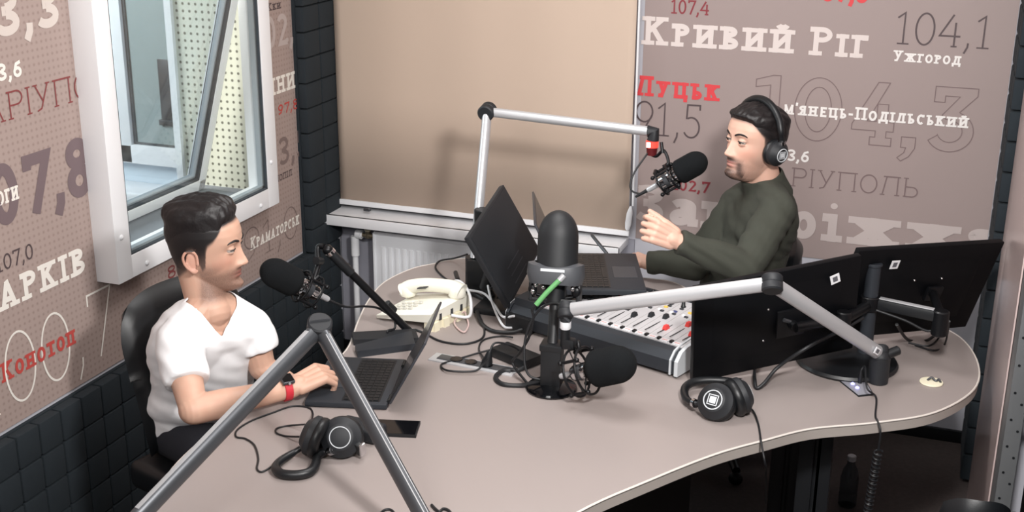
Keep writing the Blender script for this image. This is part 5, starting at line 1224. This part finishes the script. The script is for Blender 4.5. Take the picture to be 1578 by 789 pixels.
def remesh(mb, name, mt, parent, vox, smooth=3, color=None, edit=None, disp=None, thick=None):
    """union of all the overlapping pieces into one continuous skin"""
    org = ORG[parent.name] if parent is not None else Vector((0, 0, 0))
    me = bpy.data.meshes.new('t'); me.from_pydata([tuple(v) for v in mb.v], [], mb.f)
    b = bmesh.new(); b.from_mesh(me); bmesh.ops.recalc_face_normals(b, faces=b.faces[:]); b.to_mesh(me); b.free()
    o = bpy.data.objects.new('t', me); COL.objects.link(o)
    r = o.modifiers.new('r', 'REMESH'); r.mode = 'VOXEL'; r.voxel_size = vox; r.adaptivity = 0
    if smooth: s = o.modifiers.new('s', 'SMOOTH'); s.iterations = smooth; s.factor = .5
    dg = bpy.context.evaluated_depsgraph_get(); out = bpy.data.meshes.new_from_object(o.evaluated_get(dg))
    bpy.data.objects.remove(o); bpy.data.meshes.remove(me)
    b = bmesh.new(); b.from_mesh(out); bmesh.ops.recalc_face_normals(b, faces=b.faces[:]); b.normal_update()
    if disp:
        mv = [(v, v.co + v.normal * disp(v.co, v.normal)) for v in b.verts]
        for v, c in mv: v.co = c
    if edit:
        bmesh.ops.delete(b, geom=[v for v in b.verts if edit(v.co)], context='VERTS')
        bd = [v for v in b.verts if v.is_boundary]
        for _ in range(6):
            nc = {}
            for v in bd:
                nb = [e.other_vert(v) for e in v.link_edges if e.is_boundary]
                if len(nb) == 2: nc[v] = v.co * .4 + (nb[0].co + nb[1].co) * .3
            for v, c in nc.items(): v.co = c
    for v in b.verts: v.co -= org
    b.to_mesh(out); b.free(); out.name = name
    out.materials.clear(); out.materials.append(M[mt] if isinstance(mt, str) else mt)
    out.polygons.foreach_set('use_smooth', [True] * len(out.polygons))
    if color:
        at_ = out.color_attributes.new('tint', 'FLOAT_COLOR', 'POINT'); buf = []
        for v in out.vertices: buf += list(lin(color(v.co + org))) + [1]
        at_.data.foreach_set('color', buf)
    ob = bpy.data.objects.new(name, out); COL.objects.link(ob)
    if parent is not None: ob.parent = parent
    ORG[ob.name] = org
    if thick: t_ = ob.modifiers.new('thick', 'SOLIDIFY'); t_.thickness = thick; t_.offset = -1
    return ob
skinm = mat('skin', (200, 150, 125), .52); nt = skinm.node_tree
an_ = nt.nodes.new('ShaderNodeAttribute'); an_.attribute_name = 'tint'; nt.links.new(an_.outputs['Color'], nt.nodes['Principled BSDF'].inputs['Base Color'])
nt.nodes['Principled BSDF'].inputs['Subsurface Weight'].default_value = .12; nt.nodes['Principled BSDF'].inputs['Subsurface Radius'].default_value = (.012, .005, .003); nt.nodes['Principled BSDF'].inputs['Subsurface Scale'].default_value = 1.
def mixc(a, b, t): t = min(max(t, 0), 1); return tuple(x + (y - x) * t for x, y in zip(a, b))
def sstep(x, a, b): t = min(max((x - a) / (b - a), 0), 1); return t * t * (3 - 2 * t)
def head_frame(o, yaw, pitch, roll, sc):
    R = Matrix.Rotation(yaw, 4, 'Z') @ Matrix.Rotation(pitch, 4, 'Y') @ Matrix.Rotation(roll, 4, 'X')
    return Matrix.Translation(o) @ R @ Matrix.Scale(sc, 4)
def hairline(th, style):
    a = abs((th + PI) % (2 * PI) - PI) * 180 / PI
    if style == 1: return interp(a, [0, 25, 42, 52, 62, 72, 78, 86, 100, 112, 124, 150, 180], [.076, .075, .070, .054, .046, .040, .036, .034, .034, .030, .018, -.020, -.030])
    return interp(a, [0, 25, 42, 54, 64, 72, 78, 86, 100, 112, 124, 150, 180], [.066, .066, .062, .050, .044, .038, .030, .026, .026, .02, -.01, -.04, -.05])
def fadeline(th, style):
    a = abs((th + PI) % (2 * PI) - PI) * 180 / PI
    if style == 1: return interp(a, [0, 25, 42, 52, 60, 70, 74, 78, 86, 100, 112, 124, 150, 180], [.074, .073, .068, .046, .030, .018, .004, -.040, -.050, .006, .002, -.050, -.076, -.082])
    return interp(a, [0, 25, 42, 54, 64, 72, 78, 86, 100, 112, 124, 150, 180], [.066, .066, .062, .046, .032, .022, -.014, -.03, .012, .006, -.04, -.066, -.074])
def skin_color(Tinv, base, style):
    def f(p):
        q = Tinv @ p; c = base
        nz_ = mnoise.noise(p * 45) * .5 + .5; c = mixc(c, (base[0] * .93, base[1] * .86, base[2] * .84), .35 * nz_)
        if q.z > -.15 and abs(q.x) < .16 and abs(q.y) < .10 and q.z < .14:
            th = math.atan2(q.y, q.x)
            g = lambda u, s_: math.exp(-(u / s_) ** 2)
            st = mnoise.noise(q * 420) * .25 + .85
            if q.x > -.02:
                jaw = sstep(-q.z, .045, .075) * sstep(q.x, -.02, .01) * sstep(q.z, -.148, -.118); side = sstep(q.z, -.148, -.118) * sstep(abs(q.y), .045, .06) * sstep(-q.z, .02, .06) * sstep(q.x, -.012, .0)
                mus = g(q.z + .060, .0075) * g(q.y, .030) * (q.x > .06)
                if style == 1: c = mixc(c, (98, 74, 64), (.70 * max(jaw, side * .9) + .55 * mus) * st)
                else:
                    gt = g(q.y, .024) * sstep(-q.z, .084, .094) * (q.x > .03); ar = g(abs(q.y) - .031, .007) * sstep(-q.z, .058, .068) * (q.x > .045)
                    c = mixc(c, (120, 94, 84), .40 * max(jaw * .8, side) * st); c = mixc(c, (40, 30, 28), min(.9, .95 * max(gt, ar * .8, mus * 1.0)) * st)
                lip = max(g(q.z + .0668, .0042) * g(q.y, .021), g(q.z + .0762, .0048) * g(q.y, .019)) * (q.x > .06)
                c = mixc(c, (158, 92, 86) if style == 1 else (178, 112, 106), .85 * lip)
                ck = g(q.z + .03, .02) * g(abs(q.y) - .045, .02); c = mixc(c, (base[0], base[1] * .82, base[2] * .80), .35 * ck * (q.x > .03))
            hl, fl = hairline(th, style), fadeline(th, style)
            dk_ = sstep(q.z, fl - .006, fl + .010) * (.55 if style == 1 else .30) + .5 * sstep(q.z, fl, max(hl - .006, fl + .004)) + .3 * sstep(q.z, hl - .010, hl + .004)
            c = mixc(c, (24, 20, 21), min(1., dk_))
            if -.048 < q.x < .003 and -.055 < q.z < .013 and abs(q.y) > .0745: c = mixc(base, (200, 140, 124), .4)
        return c
    return f
def brows_eyes(root_body, T, style):
    R3 = T.to_3x3()
    for sg in (-1, 1):
        m = MB(); ey = Vector((.0712, sg * .031, .0005)); look = Vector((1, .10 if style == 1 else .05, -.28)).normalized()
        sp_ = MB(); sp_.ell((0, 0, 0), (.0122,) * 3, nu=26, nv=20); iris = [f for f in sp_.f]
        n0 = len(m.v); m.v = [T @ (ey + v) for v in sp_.v]; m.f = sp_.f
        m.mi = [1 if (sum((sp_.v[i] for i in f), Vector()) / len(f)).normalized().dot(look) > .90 else 0 for f in sp_.f]
        m.build('eye', ['eyewhite', 'iris'], root_body)
        m = MB(); lash = [T @ (ey + Vector((.0137 * math.cos(t_) * 1.0, .0150 * math.sin(t_), .0022 - .0012 * abs(math.sin(t_))))) for t_ in np.linspace(-1.15, 1.15, 13)]
        m.tube(lash, .0014, 6); m.build('eyelashes', 'hair', root_body)
        m = MB(); pts = [(.0885, .013, .0185), (.0895, .022, .0225), (.087, .034, .0255), (.078, .046, .0235), (.0715, .051, .0195)]
        pp = []
        for (x, y, z) in pts:
            q = head_pt(math.atan2(y, .085), z); best = min((head_pt(t, z) for t in np.linspace(0, 1.2, 120)), key=lambda h: abs(abs(h.y) - y)); pp.append(T @ Vector((best.x - .0008, sg * abs(best.y), z)))
        S_ = spline(pp, 6); m.tube(S_, .0036, 8, taper=[.8 + .45 * math.sin(PI * i / (len(S_) - 1)) - .45 * (i / (len(S_) - 1)) for i in range(len(S_))]); m.build('eyebrow', 'hair', root_body)
def hair_mesh(T, style, thick):
    NT, NR = 144, 34; vs, fs = [], []
    for k in range(NT):
        th = 2 * PI * k / NT; hl = hairline(th, style)
        for i in range(NR):
            u = i / (NR - 1); z = hl + (.1155 - hl) * (1 - (1 - u) ** 1.6)
            p = head_pt(th, z, 0.); n = (p - Vector((-.005, 0, .03))).normalized()
            vs.append(T @ (p + thick(th, z, u, p, n)))
    for k in range(NT):
        k2 = (k + 1) % NT
        for i in range(NR - 1): fs.append((k * NR + i, k2 * NR + i, k2 * NR + i + 1, k * NR + i + 1))
    fs.append(tuple(k * NR + NR - 1 for k in range(NT)))
    mb = MB(); mb.add(vs, fs); return mb

def hair1(th, z, u, p, n):
    a = abs((th + PI) % (2 * PI) - PI) * 180 / PI
    e = sstep(u, 0, .12 + .30 * sstep(a, 45, 70)); topw = sstep(z, .060, .096); front = sstep(p.x, -.06, .06); back = sstep(a - 100, 0, 50)
    t = -.003 + e * (.0035 + .005 * back) + e * topw * (.013 + .004 * front)
    t += e * topw * (.0022 * math.sin(p.y * 330 + p.x * 40 + 3 * mnoise.noise(p * 30)) + .004 * mnoise.noise(p * 38)) + .0015 * mnoise.noise(p * 120) * e
    side = sstep(z, .04, .07) * e
    return n * t + Vector((-.003, 0, .015)) * (topw * front * e) + Vector((-.014, 0, .006)) * topw * (1 - front) * e + Vector((0, .003 * math.copysign(1, p.y) * min(1, abs(p.y) / .03), 0)) * side * (1 - topw) * (a > 50)
def hair2(th, z, u, p, n):
    a = abs((th + PI) % (2 * PI) - PI) * 180 / PI
    e = sstep(u, 0, .12 + .2 * sstep(a, 50, 70)); topw = sstep(z, .045, .085)
    t = -.003 + e * (.0055 + .011 * topw) + e * topw * (.0014 * math.sin(p.y * 380 + 3 * mnoise.noise(p * 40)) + .003 * mnoise.noise(p * 50))
    v = n * t
    if a < 50: v += Vector((.005, 0, .001)) * sstep(50 - a, 0, 20) * e * (1 - sstep(u, .2, .6))
    return v
def strands(T, style, n, seed, L, rr):
    """tapered locks combed back over the top"""
    rg = random.Random(seed); mb = MB()
    fn = hair1 if style == 1 else hair2
    for _ in range(n):
        th = rg.uniform(-1.1, 1.1) if style == 1 else rg.uniform(-PI, PI); pts = []
        hl = hairline(th, style); z = rg.uniform(max(hl, .05) + .006, .112)
        x0 = None
        for i in range(7):
            u = (z - hl) / (.1155 - hl); u = 1 - (1 - min(max(u, 0), 1)) ** (1 / 1.6)
            p = head_pt(th, min(z, .1155), 0.); nn = (p - Vector((-.005, 0, .03))).normalized(); q = p + fn(th, z, u, p, nn) * 1.02 + nn * .0012
            pts.append(T @ q)
            if abs(th) < 1.35: z += L * .55; 
            if z > .112: th = th + (PI * .55 if th >= 0 else -PI * .55) * .5; z = .112 - (z - .112)
            if abs(th) > 1.35: z -= L * .35; th += .05 * (1 if th > 0 else -1)
        if max((pts[i + 1] - pts[i]).length for i in range(6)) > .05: continue
        S_ = spline(pts, 3); mb.tube(S_, rr * rg.uniform(.7, 1.3), 5, taper=[max(.15, math.sin(PI * (.12 + .88 * i / (len(S_) - 1)))) for i in range(len(S_))])
    return mb
def wrinkle(amp, sc, dirv, seed):
    dv = Vector(dirv).normalized(); off = Vector((seed, seed * 2.1, seed * .7))
    def f(p, n):
        w_ = mnoise.noise(p * 7 + off) * 2.2
        return amp * (math.sin(p.dot(dv) * sc + w_ * 2.4) * (.35 + .65 * abs(mnoise.noise(p * 5 - off))) + .8 * mnoise.noise(p * 14 + off))
    return f
def torso(mb, nb, pel, s, f, shr, shl, k=0., belly=.118):
    u = (nb - pel).normalized(); ax_ = (s, f, u); H_ = (nb - pel).length
    mb.ell(nb - u * .17 - f * .008, (.170 + k, .114 + k, .19 + k), axes=ax_); mb.ell(nb - u * (H_ * .50), (.160 + k, belly + k, .20 + k), axes=ax_); mb.ell(nb - u * (H_ * .72), (.155 + k, belly + .004 + k, .19 + k), axes=ax_); mb.ell(pel + u * .02, (.165 + k, .130 + k, .13 + k), axes=ax_)
    mb.cap(shr, shl, .056 + k, .056 + k); 
    for q in (shr, shl): mb.cap(nb + (q - nb) * .18 + u * .012, q + u * .008, .050 + k * .6, .054 + k); mb.ell(nb - u * .11 + (q - nb) * .50 + f * .030, (.085 + k, .058 + k, .10 + k), axes=ax_)
    return u

# --- man in the white shirt
Ta = math.radians(15); H1 = at(319, 379, d=3.50)
T1 = head_frame(H1, Ta, math.radians(-1), math.radians(0), 1.07)
man1 = thing('person', 'seated man in a white v-neck shirt, in profile, typing on a laptop', 'person', (.50, -1.90, 0))
NB1 = at(322, 466, d=3.53); shr1 = at(274, 526, d=3.47); shl1 = at(388, 508, d=3.64); el1 = Vector((.722, -2.212, .790)); wr1 = Vector((.897, -1.985, .786))
pel1 = Vector((.50, -1.87, .55)); s1 = (shr1 - shl1).normalized(); f1_ = Vector((-s1.y, s1.x, 0)).normalized(); f1_ = f1_ if f1_.x > 0 else -f1_
ell1 = at(404, 566, d=3.66); wl1 = Vector((.86, -1.80, .66))
mb = MB(); head_mesh(mb, T1)
mb.cap(T1 @ Vector((-.032, 0, -.055)), NB1 + Vector((0, 0, -.02)), .058, .060, 40); mb.cap(T1 @ Vector((-.022, 0, -.080)), NB1 + f1_ * .020 + Vector((0, 0, -.02)), .038, .050, 40)
u1 = torso(mb, NB1, pel1, s1, f1_, shr1, shl1, -.006)
mb.cap(shr1, shr1 + (el1 - shr1) * .55, .050, .047, 32); mb.cap(shr1 + (el1 - shr1) * .45, el1, .046, .038, 32); mb.cap(el1, el1 + (wr1 - el1) * .35, .041, .040, 32); mb.cap(el1 + (wr1 - el1) * .3, wr1, .040, .027, 32)
mb.cap(shl1, ell1, .050, .039); mb.cap(ell1, wl1, .040, .027)
d1 = (at(524, 560, z=.825) - wr1); hand_caps(mb, wr1, d1, (.05, -.42, 1), True, (.72, .78, .84, .90), thumb=(.80, .45, -.50), tc=.35, k=1.08)
hand_caps(mb, wl1, (.75, .2, -.15), (0, .1, 1), False, (.3, .32, .34, .36))
kn1 = pel1 + Vector((.44, -.0, .02)); b1 = remesh(mb, 'body', skinm, man1, .0025, 3, skin_color(T1.inverted(), (205, 166, 145), 1))
brows_eyes(b1, T1, 1)
h_ = hair_mesh(T1, 1, hair1).build('hair', 'hair', man1, smooth=80)
st_ = strands(T1, 1, 520, 5, .030, .0016).build('hair_strands', 'hair', h_, smooth=80)
mb = MB(); torso(mb, NB1, pel1, s1, f1_, shr1, shl1, .006)
d_ = (el1 - shr1); mb.lathe(shr1 - d_.normalized() * .01, el1, [(0, .06), (.02, .066), (d_.length * .30, .067), (d_.length * .50, .066), (d_.length * .66, .062)], 28); mb.ell(shr1, (.062,) * 3)
d_ = (ell1 - shl1); mb.lathe(shl1 - d_.normalized() * .01, ell1, [(0, .06), (.02, .066), (d_.length * .50, .066), (d_.length * .66, .064)], 28); mb.ell(shl1, (.062,) * 3)
mb.ell(pel1 + u1 * .10, (.175, .145, .10), axes=(s1, f1_, u1))
NBc = NB1.copy()
def neck_cut1(p):
    q = p - NBc; a, b_, c = q.dot(f1_), q.dot(s1), q.z
    if c > -.022 and (a - .012) ** 2 + b_ ** 2 < .066 ** 2: return True
    if a > 0 and -.078 < c < .08 and abs(b_) < .058 * (c + .078) / .078: return True
    return False
remesh(mb, 'shirt', 'shirtw', man1, .0045, 12, edit=neck_cut1, disp=wrinkle(.0027, 120, (.35, .45, .8), 3.), thick=.003)
mb = MB()
for s_, kx_ in ((1, .10), (-1, .10)):
    hp_ = pel1 + s1 * (s_ * .085); kn = hp_ + f1_ * .42 + Vector((0, 0, .02)); kn.z = .56; fo = Vector((kn.x + .02, kn.y, .09)); mb.cap(hp_, kn, .085, .062); mb.cap(kn, fo, .060, .045)
mb.ell(pel1, (.17, .14, .12), axes=(s1, f1_, Vector((0, 0, 1)))); remesh(mb, 'trousers', 'trousers', man1, .009, 4)
for s_ in (1, -1):
    q = pel1 + s1 * (s_ * .085) + f1_ * .48; m = MB(); m.ell((q.x, q.y, .045), (.135, .048, .045), axes=(f1_, Vector((-f1_.y, f1_.x, 0)), Vector((0, 0, 1)))); m.build('shoe', 'black', man1)
# watch
wt = thing('wrist_watch', 'square black wrist watch on a red strap round the wrist of the man in white', 'watch', wr1)
wa = (wr1 - el1).normalized(); wc = wr1 - wa * .020; wn = (Vector((-.25, -.75, .85)) - wa * Vector((-.25, -.75, .85)).dot(wa)).normalized(); wsd = wa.cross(wn)
m = MB(); NW = 40; vs, fs = [], []
for i in range(NW):
    t_ = 2 * PI * i / NW; rad = wsd * (math.cos(t_)) + wn * (math.sin(t_))
    for (rr, aa) in ((.0305, -.0115), (.0330, -.0100), (.0330, .0100), (.0305, .0115)): vs.append(wc + rad * rr + wa * aa)
for i in range(NW):
    j = (i + 1) % NW
    for k in range(4): fs.append((i * 4 + k, j * 4 + k, j * 4 + (k + 1) % 4, i * 4 + (k + 1) % 4))
m.add(vs, fs); m.build('strap', 'redstrap', wt)
m = MB(); m.box(wc + wn * .0365, (.036, .038, .011), axes=(wa, wsd, wn), bevel=.004, seg=3); cs_ = m.build('watch_case', 'graymetal', wt)
m = MB(); m.box(wc + wn * .0423, (.031, .033, .001), axes=(wa, wsd, wn)); m.build('watch_face', 'blackgloss', cs_)
m = MB(); cr = wc + wn * .037 + wsd * .0195; m.cyl(cr, cr + wsd * .003, .0035); m.build('crown', 'alu', cs_)

# --- man in the olive shirt
H2 = at(1163, 219, d=4.20)
T2 = head_frame(H2, math.radians(226), math.radians(-9), math.radians(0), 1.08)
man2 = thing('person', 'seated bearded man in an olive shirt wearing headphones, one hand raised', 'person', (1.93, -.45, 0))
NB2 = at(1180, 292, d=4.27); shl2 = at(1197, 327, d=4.14); shr2 = at(1138, 315, d=4.42); el2 = at(1148, 412, d=4.03); wr2 = at(1044, 372, d=3.98)
elr2 = at(1072, 407, d=4.46); wrr2 = at(996, 404, d=4.50)
pel2 = Vector((1.87, -.44, .54)); s2 = (shl2 - shr2).normalized(); s2h = Vector((s2.x, s2.y, 0)).normalized(); f2_ = Vector((s2h.y, -s2h.x, 0)); f2_ = f2_ if f2_.x < 0 else -f2_
mb = MB(); head_mesh(mb, T2)
mb.cap(T2 @ Vector((-.032, 0, -.055)), NB2 + Vector((0, 0, -.02)), .058, .062, 40); mb.cap(T2 @ Vector((-.022, 0, -.080)), NB2 + f2_ * .020 + Vector((0, 0, -.02)), .038, .050, 40)
u2 = torso(mb, NB2, pel2, s2h, f2_, shr2, shl2, -.008)
mb.cap(shl2, el2, .050, .039); mb.cap(el2, wr2, .040, .027); mb.cap(shr2, elr2, .050, .039); mb.cap(elr2, wrr2, .040, .027)
d2 = at(998, 352, d=3.95) - wr2
hand_caps(mb, wr2, d2, (.10, -.95, .42), False, (.80, .95, 1.02, 1.08), thumb=(.95, .40, -.35), tc=.15, k=1.0, spread=.07)
hand_caps(mb, wrr2, at(950, 388, d=4.64) - wrr2, (0, -.1, 1), True, (.28, .30, .32, .34))
b2 = remesh(mb, 'body', skinm, man2, .0025, 3, skin_color(T2.inverted(), (216, 176, 157), 2))
brows_eyes(b2, T2, 2)
h_ = hair_mesh(T2, 2, hair2).build('hair', 'hair', man2, smooth=80)
mb = MB(); torso(mb, NB2, pel2, s2h, f2_, shr2, shl2, .010, .125)
def sleeve(mb, a, b_, c, r0, r1, r2, end):
    mb.cap(a, b_, r0, r1); d_ = (c - b_); L_ = d_.length; mb.lathe(b_, c, [(-.04, .02), (-.02, r1 * .9), (0, r1), (L_ * .5, (r1 + r2) / 2), (L_ - end - .045, r2), (L_ - end - .04, r2 * 1.02), (L_ - end, r2 * 1.0)], 28)
sleeve(mb, shl2, el2, wr2, .066, .058, .042, .004); sleeve(mb, shr2, elr2, wrr2, .066, .058, .042, .004)
mb.ell(pel2 + u2 * .08, (.18, .15, .14), axes=(s2h, f2_, u2))
nd2 = ((T2 @ Vector((-.03, 0, -.06))) - NB2).normalized()
mb.lathe(NB2 - nd2 * .03, NB2 + nd2, [(0, .088), (.03, .080), (.056, .074), (.088, .073)], 32)
def neck_cut2(p):
    q = p - NB2; c = q.dot(nd2); return c > .047 and (q - nd2 * c).length < .0655
remesh(mb, 'shirt', 'shirtg', man2, .0045, 10, edit=neck_cut2, disp=wrinkle(.0044, 105, (.6, .3, .7), 8.), thick=.003)
mb = MB()
for s_ in (1, -1):
    hp_ = pel2 + s2h * (s_ * .085); kn = hp_ + f2_ * .40; kn.z = .56; fo = Vector((kn.x, kn.y, .09)); mb.cap(hp_, kn, .085, .062); mb.cap(kn, fo, .060, .045)
mb.ell(pel2, (.17, .14, .12), axes=(s2h, f2_, Vector((0, 0, 1)))); remesh(mb, 'trousers', 'trousers', man2, .009, 4)
for s_ in (1, -1):
    q = pel2 + s2h * (s_ * .085) + f2_ * .45; m = MB(); m.ell((q.x, q.y, .045), (.135, .048, .045), axes=(f2_, Vector((-f2_.y, f2_.x, 0)), Vector((0, 0, 1)))); m.build('shoe', 'black', man2)
# headphones he wears
w_ = lambda x, y, z: T2 @ Vector((x, y, z))
v_ = lambda x, y, z: (T2.to_3x3() @ Vector((x, y, z))).normalized()
band2 = [w_(-.018, .108, .020)] + [w_(-.006 + .012 * math.sin(t_), .112 * math.cos(t_), .035 + .100 * math.sin(t_)) for t_ in np.linspace(.18, PI - .18, 9)] + [w_(-.018, -.108, .020)]
hw = headphones('headphones', 'black headphones worn by the man in the olive shirt', w_(-.016, .098, -.014), v_(-.10, 1, -.05), w_(-.016, -.098, -.014), v_(-.10, -1, -.05), band2, H2, emblem=True, rcup=.043, bandr=.0135)
